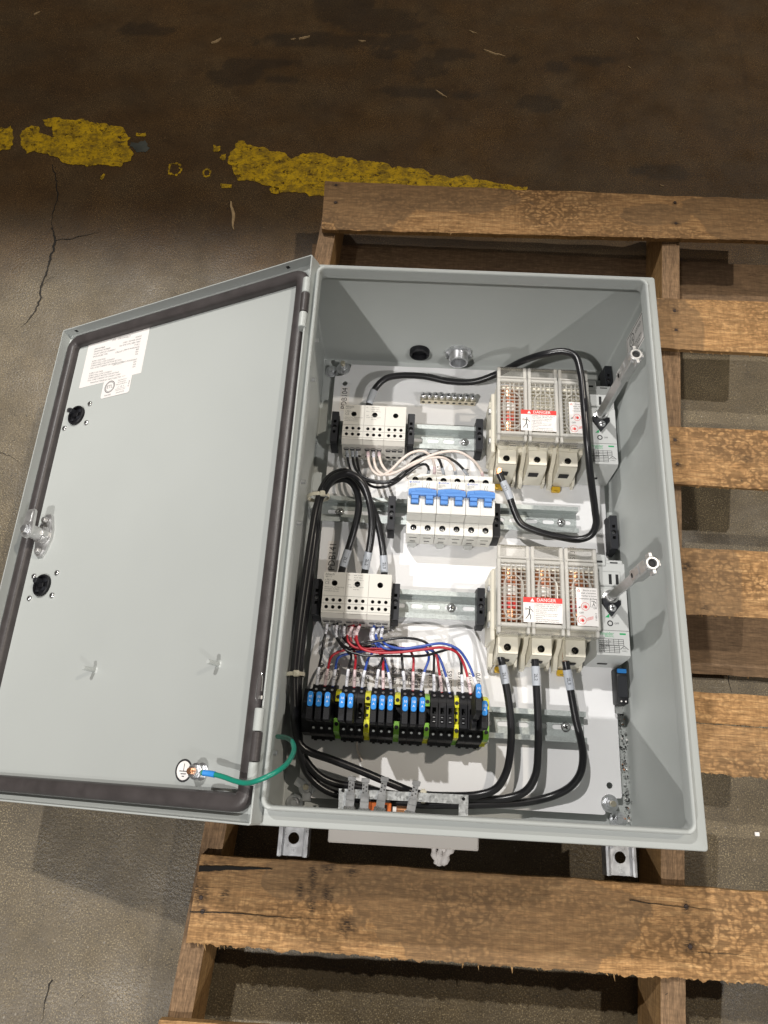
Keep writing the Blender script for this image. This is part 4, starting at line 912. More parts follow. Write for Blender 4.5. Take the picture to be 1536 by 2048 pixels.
# ------------------------------------------------------------------ circuit breakers
def breaker(xl, yf0, label):
    """two pole breaker; xl left edge, yf0 rail centre"""
    w = 17.55; y = yf0; t = thing('circuit_breaker', (xl+w, y, 0), label, 'breaker', 'blue toggled two pole breakers')
    for k in range(2):
        x0 = xl+k*w+.12; x1 = x0+w-.24; xm = (x0+x1)/2; g = G()
        pr = [(y-40, 6), (y-41, 30), (y-41, 39.8), (y-23.6, 39.8), (y-23.4, 45), (y-20.5, 61.8), (y+22.8, 61.8), (y+23.4, 45), (y+23.6, 39.8), (y+40, 39.8), (y+40, 6)]
        g.prism(pr, x0, x1, 0, 'x')
        for s, yy in ((-1, y-32), (1, y+32)):
            g.plate(rrect(x0, x1, yy-8.2, yy+8.2, .6, 2), [circ(xm, yy, 3.9, 16)], 39.9, 46.4, 0, 40, 1)
            h = G(); screw_head(h, xm, yy, 40.2, 3.4, 2.2, 0, 1, .4+k+s*.2); make('terminal_screw', h, [M['zinc'], M['dark']], t)
        g.plate(rrect(x0, x1, y-20, y+22.4, .5, 2), [rect(xm-5, xm+5, y-9.5, y+1.5)], 61.9, 66.6, 0, 62, 1)
        q = G(); q.box(xm-4.6, xm+4.6, -.3, .3, -.35, .35); g.merge(q, Matrix.Translation((0, y-41.1, 34)), 1)
        for yy, zz in ((y-41.15, 20),): g.box(xm-3.4, xm+3.4, yy-.2, yy+.2, zz-.5, zz+.5, 1)
        make('pole_housing', g, [M['white_p'], M['dark']], t)
        g = G(); g.box(xm-4.5, xm+4.5, y-8.8, y-3.6, 62, 70.5, 0, .5); g.box(xm-4.5, xm+4.5, y-3.8, y+1.2, 62, 72.5, 0, .6); make('toggle', g, M['blue'], t)
        if k == 0: g = G(); g.prism([(xm-6, y-41), (xm+5, y-41), (xm+5, y-44), (xm+2, y-46), (xm-4, y-46), (xm-6, y-44)], 8, 12); g.box(xm-2.6, xm+2, y-45, y-43, 12, 12.3); make('rail_latch', g, M['block'], t)
    g = G(); xx = xl+.6; xw = 2*w-1.2                       # handle tie bar with its wavy upper edge
    top = [(xx+xw*i/16, y+8.6+1.5*sin(i/16*pi)**2*(1 if i < 14 else .3)-(1.4 if i in (0, 16) else 0)) for i in range(17)]
    g.prism([(xx, y+1.0), (xx+xw, y+1.0)] + top[::-1], 68, 73.2); g.box(xx+3.0, xx+xw-.4, y+4.2, y+5.6, 73.2, 73.7, 0, .2); g.box(xx+.6, xx+3, y+1.6, y+5.4, 73.2, 74.2, 0, .4); g.box(xx+8.5, xx+xw*.82, y+5.6, y+9.3, 73, 73.9, 0, .4)
    make('toggle_bar', g, M['blue'], t)
    g = G(); z = 66.75; x = xl+1.4
    g.text('ASIDA', (x+3.4, y+20, z), 3.4, 0, 0, 'LEFT'); g.plate(circ(x+1.3, y+20, 1.25, 12), [circ(x+1.3, y+20, .55, 8)], 66.6, z); g.text('1 ON', (x, y+10.6, z), 1.5, 0, 0, 'LEFT')
    make('brand_print', g, M['blueink'], t)
    g = G()
    for i, q in enumerate(('UB2-D15A', '480Y/277V~', '5kA/C', '', 'UL489', '40C 50/60Hz')): g.text(q, (x, y+17.3-i*1.6, z), 1.9, 0, 0, 'LEFT')
    for dx in (0, 3): 
        g.box(xl+w+5.4+dx, xl+w+5.8+dx, y+16.4, y+19, z-.05, z); g.box(xl+w+4.6+dx, xl+w+5.0+dx, y+13.2, y+16.4, z-.05, z); g.box(xl+w+5.4+dx, xl+w+5.8+dx, y+11.2, y+13.2, z-.05, z)
    make('rating_print', g, M['greyink'], t)
    g = G(); g.box(xl+10.6, xl+16.4, y+10.6, y+12, 66.55, 66.8); g.box(xl+w+10.8, xl+w+16, y+10.6, y+12, 66.55, 66.8); make('trip_flag', g, mat('dark_red_print', (.32, .03, .03), .5) if 'flag' not in M else M['flag'], t)
    return t
M['flag'] = mat('dark_red_print', (.32, .03, .03), .5)
a, b = (-72.5,76,66), (34.6,19.3,66)
bw = ((34,64.2,66)[0]-(-72.4,58.8,66)[0])/3; b0 = (-72.4,58.8,66)[0]
for i, l in enumerate(('leftmost of the three white breakers with a blue double toggle', 'middle one of the three white breakers with blue toggles', 'rightmost white breaker with blue toggle, nearest the disconnect switches')):
    breaker(b0+i*bw+.2, R2, l)

# ------------------------------------------------------------------ fused disconnect switches
def disconnect(ox, oy, label):
    """ox, oy: upper left corner of the cover seen from the front"""
    t = thing('disconnect_switch', (ox+58, oy-60, 0), label, 'disconnect switch', 'fused disconnect switches')
    X = lambda x: ox+x
    def lerp(tab):
        def f(y):
            for (a, A_), (b, B_) in zip(tab, tab[1:]):
                if y >= b: return oy + A_ + (y-a)/(b-a)*(B_-A_)
            return oy + tab[-1][1] + y - tab[-1][0]
        return f
    Y = lerp(((12, 18), (-2, 1), (-98, -75), (-104, -80), (-109.5, -84.5), (-117.5, -94.5), (-128, -102), (-140, -114), (-149, -117)))
    p = 38.5
    g = G()                                                              # moulded base with side flange and feet
    g.box(X(0), X(116), Y(-104), Y(-2), 2, 46, 0, 1.2)
    g.box(X(-3), X(2), Y(-112), Y(-8), 3, 58, 0, 1.2); g.box(X(-4.5), X(-2), Y(-30), Y(-18), 30, 50, 0, .8); g.box(X(-4.5), X(-2), Y(-84), Y(-70), 34, 52, 0, .8)
    make('base', g, M['beige'], t)
    g = G()
    for yy in (-34, -88): g.box(X(-5), X(-2.8), Y(yy-5), Y(yy+3), 44, 50, 0, .4)
    make('side_rivet', g, M['zinc'], t)
    for k in range(3):
        x0 = X(k*p); g = G()
        g.box(x0+.6, x0+p-.8, Y(-98), Y(-8), 46, 60, 0, .6)              # fuse trough walls
        for a in (.6, p-3.6): g.box(x0+a, x0+a+2.8, Y(-97), Y(-10), 60, 80, 0, .5)
        g.box(x0+3.4, x0+p-3.6, Y(-97), Y(-92), 60, 80, 0, .5); g.box(x0+3.4, x0+p-3.6, Y(-14), Y(-9), 60, 80, 0, .5)
        # terminal nose: stepped down towards the cables
        g.prism([(Y(-98), 4), (Y(-98), 56.8), (Y(-106.6), 56.8), (Y(-106.8), 45.8), (Y(-127.6), 45.8), (Y(-127.8), 53), (Y(-130), 48), (Y(-134), 20), (Y(-134), 4)], x0+5.5, x0+29, 0, 'x')
        g.prism([(Y(-98), 4), (Y(-98), 50), (Y(-112), 40), (Y(-121), 22), (Y(-138), 16), (Y(-140), 4)], x0-.6, x0+4.4, 0, 'x')
        g.prism([(Y(-98), 4), (Y(-98), 50), (Y(-112), 40), (Y(-121), 22), (Y(-136), 16), (Y(-138), 4)], x0+30, x0+33.5, 0, 'x')
        for yy, hh in ((-101.5, 62.2), (-100, 66)): g.box(x0+9, x0+27, Y(yy-.6), Y(yy+.6), hh-1, hh+.8, 0, .3)
        q = G(); q.plate(rrect(x0+6, x0+28.5, Y(-127.5), Y(-107), .8, 2), [circ(x0+16.5, Y(-117.5), 4.2, 18)], 45.9, 55.6, 0, 46, 1); g.merge(q)
        q = G(); q.plate(rect(x0+18, x0+29, Y(-106), Y(-100)), [rect(x0+19.5, x0+27.5, Y(-105), Y(-101))], 56.9, 62.6, 0, 57, 1); g.merge(q)
        g.box(x0+9, x0+21, Y(-133.2), Y(-132), 30, 40, 1); g.box(x0+8, x0+20, Y(-130.4), Y(-129.8), 44.6, 45.6, 0)
        make('pole_housing', g, [M['beige'], M['dark']], t)
        g = G(); screw_head(g, x0+16.5, Y(-117.5), 46.3, 3.6, 3, 0, 1, .5+k); make('terminal_screw', g, [M['brass'], M['dark']], t)
        # the fuse lying in the trough under the cover
        g = G(); xm = x0+16.5
        g.cyl((xm, Y(-90), 70), 9.6, 59, 0, 'y', 18); g.cyl((xm, Y(-88), 70), 10.2, 13, 1, 'y', 18, None, .5); g.cyl((xm, Y(-30), 70), 10.2, 13, 1, 'y', 18, None, .5)
        g.cyl((xm, Y(-74), 70), 9.75, 9, 2, 'y', 18); g.cyl((xm, Y(-52), 70), 9.7, 11, 3, 'y', 18)
        g.box(x0+4, x0+9, Y(-90), Y(-20), 60, 64, 4); g.box(x0+25, x0+33, Y(-90), Y(-12), 60, 66, 4)
        make('fuse_cartridge', g, [M['fuse'], M['copper'], M['redink'], M['paper'], M['trough']], t)
        # clear cover: frame, lattice of square openings, key shaped ring and end tabs
        g = G()
        for a0, a1, b0, b1 in ((.3, 4.4, -100, -2), (p-4.6, p-.5, -100, -2), (4.4, p-4.6, -100, -95), (4.4, p-4.6, -7, -2)): g.box(x0+a0, x0+a1, Y(b0), Y(b1), 80, 89, 0, .8)
        for a0, a1 in ((.6, 5), (p-5.2, p-.8)):
            g.box(x0+a0, x0+a1, Y(-6), Y(12), 82, 87.6, 0, .8); g.box(x0+a0+.4, x0+a1-.2, Y(-109), Y(-98), 74, 86, 0, 1)
        g.box(x0+1.2, x0+p-1.4, Y(-1), Y(1), 74, 88.6, 0, .5)
        make('cover_frame', g, M['frost'], t)
        g = G(); g.box(x0+1.0, x0+p-1.2, Y(-.5), Y(12), 84.6, 86.0, 0, .4); g.box(x0+1.0, x0+p-1.2, Y(10.8), Y(12.4), 80, 87.4, 0, .4)
        make('cover_tab', g, M['clear'], t)
        g = G(); g.box(x0+1.6, x0+p-1.6, Y(-108), Y(-99), 80, 82, 0, .5); g.box(x0+1.6, x0+p-1.8, Y(-109.5), Y(-107.8), 70, 84, 0, .4); make('cover_skirt', g, M['clear2'], t)
        g = G(); nx_, ny_ = 5, 14; ax, bx = x0+4.4, x0+p-4.6; ay, by = Y(-95), Y(-7)
        for i in range(nx_+1): xx = ax+(bx-ax)*i/nx_; g.box(xx-.6, xx+.6, ay, by, 84.6, 86.6, 0)
        for j in range(ny_+1): yy = ay+(by-ay)*j/ny_; g.box(ax, bx, yy-.6, yy+.6, 84.2, 86.2, 0)
        tag(make('cover_lattice', g, [M['clear4'], M['clear']], t), kind='stuff')
        g = G(); xm = x0+p/2-.2; n = 26; ym = oy-42; ring = []
        kx = [(xm-2.2, Y(-10)), (xm-2.4, Y(-22))] + [(xm+10.4*cos(radians(104+a)), ym+14+10.4*sin(radians(104+a))) for a in range(0, 77, 15)] + [(xm-10.4, ym-10)] + [(xm+10.4*cos(radians(a)), ym-16+10.4*sin(radians(a))) for a in range(195, 346, 15)] + [(xm+10.4, ym-10)] + [(xm+10.4*cos(radians(a)), ym+14+10.4*sin(radians(a))) for a in range(0, 77, 15)] + [(xm+2.4, Y(-22)), (xm+2.2, Y(-10))]
        g.tube([(a, b, 87.2) for a, b in kx], 1.15, 0, 6, 2)
        make('cover_ring', g, M['clear4'], t)
    # danger label across the first and second cover
    lx0, lx1, ly0, ly1 = X(29.3), X(73), oy-71.5, oy-43; z = 89.4
    g = G(); g.box(lx0, lx1, ly0, ly1, 89.1, z, 0); dl = make('danger_label', g, M['paper'], t)
    g = G(); zt = z+.12; g.plate(rect(lx0, lx1, ly1-6, ly1), [], z, zt); make('red_band', g, M['redink'], dl)
    g = G(); xm = (lx0+lx1)/2; g.text('DANGER', (xm+4, ly1-3, zt+.1), 5.4); g.plate([(xm-14, ly1-5), (xm-9.4, ly1-5), (xm-11.7, ly1-1)], [], zt, zt+.1); make('band_print', g, M['paper'], dl)
    g = G(); tx = lx0+13.5
    for i, q in enumerate(('HAZARD OF ELECTRIC SHOCK,', 'EXPLOSION, OR ARC FLASH', '- Turn off all power supplying this', 'equipment before working on or', 'inside equipment.', '- Ensure the fuse cover is in place', 'before turning on power on this', 'equipment.', 'Failure to follow these instructions', 'will result in death or serious injury.')):
        g.text(q, (tx, ly1-7.6-i*2.15, zt), 2.05, 0, 0, 'LEFT', None, 1.02 if i < 2 else .88)
    g.box(tx-1.1, tx-.95, ly0+.8, ly1-6.4, z, zt)
    hx_, hy_ = lx0+6, ly1-16                                             # struck figure pictogram
    for a, b, w in (((-4, 3.4), (0, 2.4), .7), ((0, 2.4), (2.4, 2.6), 1.0), ((2.4, 2.6), (5, -.6), .7), ((1, 2.6), (.6, -2.6), 1.3), ((.6, -2.4), (-1.2, -5.8), .9), ((-1.2, -5.8), (-3.6, -8.6), .8), ((.6, -2.6), (2.2, -5.4), .9), ((2.2, -5.4), (1.6, -9.2), .8), ((-4.6, 2.2), (-1.4, 1.2), .4)):
        d = Vector((b[0]-a[0], b[1]-a[1])); n_ = Vector((-d.y, d.x)).normalized()*w*.5
        g.plate([(hx_+a[0]+n_.x, hy_+a[1]+n_.y), (hx_+a[0]-n_.x, hy_+a[1]-n_.y), (hx_+b[0]-n_.x, hy_+b[1]-n_.y), (hx_+b[0]+n_.x, hy_+b[1]+n_.y)], [], z, zt)
    g.plate(circ(hx_+1.2, hy_+4.6, 1.0, 10), [], z, zt); make('label_print', g, M['ink'], dl)
    # shaft orientation label on the third cover
    lx0, lx1, ly0, ly1 = X(89), X(112.5), oy-72.5, oy-29
    g = G(); g.box(lx0, lx1, ly0, ly1, 89.1, z, 0); dl = make('instruction_label', g, M['paper'], t)
    g = G()
    for i, q in enumerate(('Ensure proper', 'shaft orientation.', 'Verifier la bonne', 'orientation de l\'axe')): g.text(q, (lx1-1, ly1-3-i*3.2, zt), 2.5, 0, 0, 'RIGHT')
    g.text('OFF', (lx0+5, ly0+14.5, zt), 2.9); g.text('OFF', (lx1-3, ly0+20, zt), 2.4); g.text('110012', (lx1-2.2, ly0+10.5, zt), 3.0, 90)
    for r0, r1 in (((lx1-8.4, lx1-.8, ly0+21.6, ly0+31), .2),):
        a0, a1, b0, b1 = r0; g.plate(rect(a0, a1, b0, b1), [rect(a0+r1*1.5, a1-r1*1.5, b0+r1*1.5, b1-r1*1.5)], z, zt)
    for a, b in (((-2.6, 2), (1, 1.6)), ((1, 1.6), (2.6, -.6)), ((.2, 1.6), (0, -1)), ((0, -1), (-1.6, -4)), ((0, -1), (1.4, -4))):
        cx_, cy_ = lx1-4.4, ly0+26.6; d = Vector((b[0]-a[0], b[1]-a[1])); n_ = Vector((-d.y, d.x)).normalized()*.3
        g.plate([(cx_+a[0]+n_.x, cy_+a[1]+n_.y), (cx_+a[0]-n_.x, cy_+a[1]-n_.y), (cx_+b[0]-n_.x, cy_+b[1]-n_.y), (cx_+b[0]+n_.x, cy_+b[1]+n_.y)], [], z, zt)
    g.plate([(lx0+1.6, ly0+20), (lx0+4, ly0+20), (lx0+4, ly0+22.4)], [], z, zt); make('label_print', g, M['ink'], dl)
    g = G(); g.plate([(lx0+1, ly1-4.6), (lx0+4.6, ly1-4.6), (lx0+2.8, ly1-1.2)], [[(lx0+1.8, ly1-4.1), (lx0+3.8, ly1-4.1), (lx0+2.8, ly1-2.2)]], z, zt)
    for cx_, cy_, rr in ((lx0+9.5, ly0+22, 4.6), (lx0+5.5, ly0+6.5, 4.8)):
        g.plate(circ(cx_, cy_, rr, 22), [circ(cx_, cy_, rr-.4, 22)], z, zt)
        for a in range(5): x_ = cx_-2.4+a*.8; g.plate(rect(x_, x_+.35, cy_-2+a*.25, cy_+1.4+a*.2), [], z, zt)
        g.plate(circ(cx_+.6, cy_-.6, 1.7, 10), [], z, zt)
    for i in range(3): g.plate([(lx0+11, ly0+6+i*1.2), (lx0+18, ly0+8.4+i*1.2), (lx0+18, ly0+8.8+i*1.2), (lx0+11, ly0+6.5+i*1.2)], [], z, zt)
    make('hand_print', g, M['redink'], dl)
    # amber rail releases
    for x in (8.5, 83): g = G(); g.plate(rrect(X(x), X(x+11), Y(-149), Y(-136), 1.2, 2), [rect(X(x+3), X(x+8), Y(-146.5), Y(-143.5))], 3, 8); make('rail_release', g, M['amber'], t)
    # grey mechanism block with the shaft
    Y = lerp(((10, 21), (2, 14), (-36, -19), (-82, -70), (-116, -98), (-124, -102.5), (-126, -104)))
    g = G(); a0, a1 = X(117), X(155)
    g.prism([(Y(2), 2), (Y(2), 52), (Y(-2), 58), (Y(-36), 58), (Y(-38), 60), (Y(-116), 60), (Y(-120), 56), (Y(-124), 20), (Y(-125), 2)], a0, a1, 0, 'x')
    g.box(a0+2, a0+16, Y(-6), Y(10), 36, 60, 0, 1); g.box(a0+16, a1-1, Y(-10), Y(4), 44, 56, 0, 1); g.box(a0+4, a1-6, Y(-34), Y(-14), 56, 61, 0, .8)
    for xx in (18, 26): g.box(a0+xx, a0+xx+3.4, Y(-32), Y(-18), 60.6, 61.2, 1)
    for xx in (3, 22): g.box(a0+xx, a0+xx+9, Y(-2), Y(1), 59.7 if xx == 3 else 55.7, 60.2 if xx == 3 else 56.2, 1)
    q = G(); q.box(a0+2, a1-3, Y(-119.6), Y(-117), 44, 55, 2, .4); g.merge(q); g.box(a0+10, a0+21, Y(-124.9), Y(-123.6), 22, 26, 1); g.box(a0+.3, a1-.3, Y(-82.2), Y(-81.8), 59.9, 60.15, 1)
    make('mechanism_block', g, [M['block'], M['dark'], M['black2']], t)
    g = G(); z = 60.2; bx = a0+2
    g.text('Schneider', (bx-.5, Y(-86.5), z), 5.2, 0, 0, 'LEFT', None, .92); g.text('Electric', (bx+8, Y(-90), z), 3.4, 0, 0, 'LEFT'); g.box(bx+25, bx+32, Y(-87.4), Y(-85.2), z-.1, z); g.plate([(bx+9.4, Y(-68.5)), (bx+14.4, Y(-68.5)), (bx+14.4, Y(-64.5))], [], z-.1, z)
    make('brand_print', g, M['greenink'], t)
    g = G(); x_, y_ = bx+15, Y(-74.5); g.plate(circ(x_, y_, 3.4, 22), [circ(x_, y_, 2.1, 18)], z-.1, z); g.text('OFF', (x_+7.4, y_, z), 3.0, 0, 0)
    def table(x0, x1, y0, y1, nx_, ny_):
        for i in range(nx_+1): xx = x0+(x1-x0)*i/nx_; g.box(xx-.22, xx+.22, y0, y1, z-.1, z)
        for j in range(ny_+1): yy = y0+(y1-y0)*j/ny_; g.box(x0, x1, yy-.22, yy+.22, z-.1, z)
    table(bx+1, bx+29, Y(-102), Y(-94), 5, 3); table(bx+1, bx+24, Y(-112.6), Y(-103), 4, 4)
    for i, q in enumerate(('AC-23A', 'V~ 240 480 600', 'HP/1ph 15 20', 'HP/3ph 30 60')): g.text(q, (bx+2, Y(-93+(-2.7*i if i else .6)-(2 if i else 0)), z), 1.9, 0, 0, 'LEFT')
    for i, q in enumerate(('V DC 125 250', 'HP 10 20', 'A 100', 'kA 200')): g.text(q, (bx+2, Y(-104.2-2.4*i), z), 1.9, 0, 0, 'LEFT')
    x_, y_ = bx+29.5, Y(-106); 
    for q in ([(x_-5, y_-1.4), (x_, y_+3), (x_+5, y_-1.4), (x_+4, y_-1.4), (x_, y_+2.2), (x_-4, y_-1.4)],): g.plate(q, [], z-.1, z)
    g.text('10kA', (x_, y_-.4, z), 1.8); g.text('CLASS J', (x_, y_-3.2, z), 1.8)
    make('rating_print', g, M['ink'], t)
    # shaft socket and square shaft
    sx, sy = a0+18.5, Y(-47)
    g = G(); g.lathe((sx, sy-1, 60), [(9, 0), (9, 3.5), (7.5, 4), (7.5, 9), (6.2, 9.4), (5.2, 9.4), (5.2, 4)], 0, 'z', 22)
    g.prism([(sx-10, sy-8), (sx, sy-23), (sx+11, sy-9), (sx+11, sy-4), (sx-10, sy-2)], 60, 64.5, 1); make('shaft_socket', g, [M['steel'], M['black2']], t)
    g = G(); screw_head(g, sx+.5, sy-13.5, 64.5, 4.6, 3, 0, 1, .3); make('socket_screw', g, [M['zinc'], M['dark']], t)
    g = G(); ax = Vector((sx, sy, 62)); tip = Vector((sx, sy+1, 205))
    q = G(); q.box(-4.9, 4.9, -4.9, 4.9, 0, 96, 0, .9); g.merge(q, Matrix.Translation(ax) @ Matrix.Rotation(.62, 4, 'Z'))
    q = G(); q.box(-6.4, 6.4, -6.4, 6.4, 92, 138, 0, 1.2); q.box(-7.4, 7.4, -5, 5, 104, 122, 0, 1.4); q.cyl((-6.6, 0, 98), 2.6, .3, 1, 'x', 12)
    q.lathe((0, 0, 132), [(6.6, 0), (7.2, 2), (7.2, 9), (6.2, 10), (4.6, 10), (4.2, 9.4), (4.2, 3)], 0, 'z', 22); q.cyl((0, 0, 138), 4.1, .6, 1, 'z', 16)
    for s in (-1, 1): q.box(-2, 2, s*6.4-(4.6 if s < 0 else 0), s*6.4+(4.6 if s > 0 else 0), 133, 141.6, 0, .6)
    q.box(6, 9, -3.4, 3.4, 128, 139, 0, .6); g.merge(q, Matrix.Translation(ax) @ Matrix.Rotation(.18, 4, 'Z'))
    make('shaft', g, [M['cast'], M['dark']], t, ang=30)
    return t
M['trough'] = mat('brown_trough', (.30, .15, .08), .6)
M['clear4'] = clear_mat('milky_lattice', (.98, .97, .94), .42, .3)
o2 = (33.1,-17.5,89); o1 = (33.4,220.1,89)
d2 = disconnect(o2[0], o2[1], 'lower fused disconnect switch with three thick black cables leaving its bottom')
d1 = dup(d2, (o1[0]-o2[0], o1[1]-o2[1], 0), 'upper fused disconnect switch with a single black cable and two empty terminals')
# the upper switch has a fuse only in its first pole: its other two troughs are empty
M['empty'] = mat('olive_cavity', (.16, .14, .085), .7)
seen = [c for c in d1.children if c.name.split('.')[0] == 'fuse_cartridge']
for c in seen[1:]: bpy.data.objects.remove(c)

# ------------------------------------------------------------------ fuse terminals and earth terminals on the lowest rail
ORD = ('first', 'second', 'third'); GRP = ('first', 'second', 'third', 'fourth', 'fifth', 'sixth')
SPAN = [((-170.6,-166.8,52), (-143.4,-166.5,52)), ((-136.6,-167.2,52), (-110,-166.9,52)), ((-103.1,-167.7,52), (-76.6,-167.4,52)), ((-69.8,-168.1,52), (-42.7,-167.8,52)), ((-36.5,-168.5,52), (-9.5,-168.2,52)), ((-3.9,-169,52), (23,-168.7,52))]
YF = R4 + 1.5
def fuse_terminal(x0, x1, lever, label):
    xm = (x0+x1)/2; t = thing('fuse_terminal', (xm, YF, 0), label, 'fuse terminal', 'black fuse terminals on the lowest rail')
    g = G(); a, b = x0+.12, x1-.12; y = YF
    g.prism([(y-31, 5), (y-31, 13), (y-28, 15), (y-27, 34), (y-25, 39), (y-13.2, 47), (y-13, 47.8), (y+13, 47.8), (y+13.2, 50), (y+17, 50), (y+26, 44), (y+28, 40), (y+28, 15), (y+31, 13), (y+31, 5)], a, b, 0, 'x')
    g.box(xm-1.6, xm+1.6, y-32.2, y-30.9, 6, 11, 1)
    for yy, zz, an in ((y+21.5, 47.6, -33), (y-20, 43.6, 38)):
        q = G(); q.plate(circ(0, 0, 3.2, 14), [circ(0, 0, 2.3, 14)], -.3, .5, 0); q.plate(circ(0, 0, 2.3, 14), [], 0, .06, 1); q.cyl((.1, 0, -.2), 1.5, .5, 2, 'z', 10)
        g.merge(q, Matrix.Translation((xm, yy, zz)) @ Matrix.Rotation(radians(an), 4, 'X'))
    g.plate(rect(a+.3, b-.3, y-13, y+13), [rect(a+2.2, b-2.2, y+1, y+8), rect(a+2.6, b-2.6, y-4.2, y-1), rect(a+2.6, b-2.6, y-9, y-5.4)], 47.9, 55.4, 0, 48, 1)
    for yy in (y-2.6, y-7.2): g.box(xm-1.2, xm+1.2, yy-.5, yy+.5, 49, 54.4, 2)
    make('housing', g, [M['black'], M['dark'], M['zinc']], t)
    if lever:
        q = G(); w = 3.1
        q.prism([(-11.5, 0), (-14.5, 14), (-15.5, 42), (-14, 45), (12, 45), (13.5, 42), (12.5, 12), (10, 0)], -w, w, 0, 'x')
        q.box(-w-.35, w+.35, -14.5, -1.8, 42, 46, 0, .6)
        for k, (c0, c1, d0_, d1_) in enumerate(((-2.4, 2.4, -13.4, -12.9), (-2.4, 2.4, -3.4, -2.9), (-2.6, -2.1, -13, -3), (2.1, 2.6, -13, -3), (-1.6, 1.6, -10.8, -10.3), (-1.6, 1.6, -8.8, -8.3), (-1.6, 1.6, -6.8, -6.3))): q.box(c0, c1, d0_, d1_, 45.9, 46.3, 1)
        q2 = G(); q2.rings([(-w+.1, w-.1, -1.4, 14.2, 2.6, 40), (-w+.1, w-.1, -1.4, 14.2, 2.6, 45.6), (-w+.5, w-.5, -1, 13.8, 2.2, 46.2)], nc=4)
        q3 = G(); q3.text('10', (0, 8.6, 46.35), 3.7, 0); q3.text('A', (0, 4.4, 46.35), 3.4, 0)
        if lever == 2: T = Matrix.Translation((xm+.8, y+6, 70)) @ Matrix.Rotation(radians(-12), 4, 'X')
        else: T = Matrix.Translation((xm, y-.5, 54))
        g = G(); g.merge(q, T); lv = make('fuse_lever', g, [M['black'], M['black2']], t)
        if lever == 2:
            g = G(); g.lathe((xm, 0, 0), [(.1, 0), (13, 0), (13, 5.4), (.1, 5.4)], 0, 'x', 24); g.v = [(a_-2.7, b_*.62+y-7, c_*1.25+66) for a_, b_, c_ in g.v]; make('lever_cheek', g, M['black'], lv)
        g = G(); g.merge(q2, T); make('blue_cap', g, M['fblue'], lv); g = G(); g.merge(q3, T); make('cap_print', g, M['paper'], lv)
    return t
LEV = ((1, 1, 1), (1, 1, 0), (1, 1, 1), (1, 1, 1), (0, 0, 0), (0, 2, 1))
TX = []
for gi, (a, b) in enumerate(SPAN):
    w = (b[0]-a[0])/3
    for k in range(3):
        x0 = a[0]+k*w; lv = LEV[gi][k]
        fuse_terminal(x0, x0+w, lv, f'{ORD[k]} black fuse terminal of the {GRP[gi]} group, {("its lever slot empty", "holding a blue capped lever", "its blue capped lever swung open")[lv]}')
        TX.append((x0+w/2, YF+24, 44))
EXS = [(-140.4,-190.8,44), (-107,-191.8,44), (-72.5,-191.6,44), (-38.2,-191.9,44), (-3.9,-192.3,44), (30.3,-193.7,44)]
for gi, c in enumerate(EXS):
    lab = f'green and yellow earth terminal right of the {GRP[gi]} group of black fuse terminals'
    if gi < 5: x0, x1 = SPAN[gi][1][0]+.3, SPAN[gi+1][0][0]-.3
    else: x0, x1 = SPAN[5][1][0]+.3, SPAN[5][1][0]+6.4
    x1 = min(x1, x0+6.2); xm = (x0+x1)/2; y = YF
    t = thing('earth_terminal', (xm, y, 0), lab, 'earth terminal', 'green and yellow earth terminals')
    g = G(); fl_ = gi % 2; A_, B_ = (0, 1) if not fl_ else (1, 0)
    g.prism([(y-29, 5), (y-29, 12), (y-26, 14), (y-25, 26), (y-14, 26), (y-14, 5)], x0, x1, A_, 'x'); g.prism([(y+14, 5), (y+14, 30), (y+24, 28), (y+27, 12), (y+27, 5)], x0, x1, A_, 'x')
    g.prism([(y-25, 26), (y-23, 38), (y-9, 41), (y-8, 20), (y-14, 20)], x0+.1, x1-.1, 1 if gi in (1, 4) else 0, 'x'); g.prism([(y+8, 20), (y+9, 41), (y+20, 38), (y+24, 28), (y+14, 22)], x0+.1, x1-.1, 1 if gi != 3 else 0, 'x')
    g.prism([(y-9, 20), (y-9, 37), (y+9, 37), (y+9, 20)], x0+.2, x1-.2, 1 if gi in (1, 4) else 2, 'x')
    for yy, zz in ((y-15.5, 39.2), (y+14, 39.6)): g.cyl((xm, yy, zz), 2.2, .9, 2, 'z', 12)
    for yy in (-4, 3.6): g.box(xm-1.5, xm+1.5, y+yy-1.6, y+yy+1.6, 36.9, 37.2, 2)
    g.v = [(a_, b_, c_*1.28 if c_ > 15 else c_) for a_, b_, c_ in g.v]
    make('housing', g, [M['green'], M['yellow'], M['dark']], t)
g = G(); x0 = SPAN[5][1][0]+6.6; g.prism([(YF-27, 5), (YF-25, 36), (YF-8, 40), (YF+8, 40), (YF+23, 36), (YF+26, 5)], x0, x0+1.6, 0, 'x')
tag(make('end_plate', g, M['block'], None, 'p', origin=(x0, YF, 0)), 'thin grey end plate closing the right end of the terminal row', 'end plate')
g = G(); x0 = SPAN[0][0][0]; g.prism([(YF-27, 5), (YF-25, 36), (YF-8, 48), (YF+8, 48), (YF+23, 36), (YF+26, 5)], x0-9.5, x0-.3, 0, 'x')
tag(make('end_clamp', g, M['black'], None, 'p', origin=(x0-5, YF, 0)), 'black end clamp at the left end of the fuse terminal row', 'end clamp', 'black end clamps')

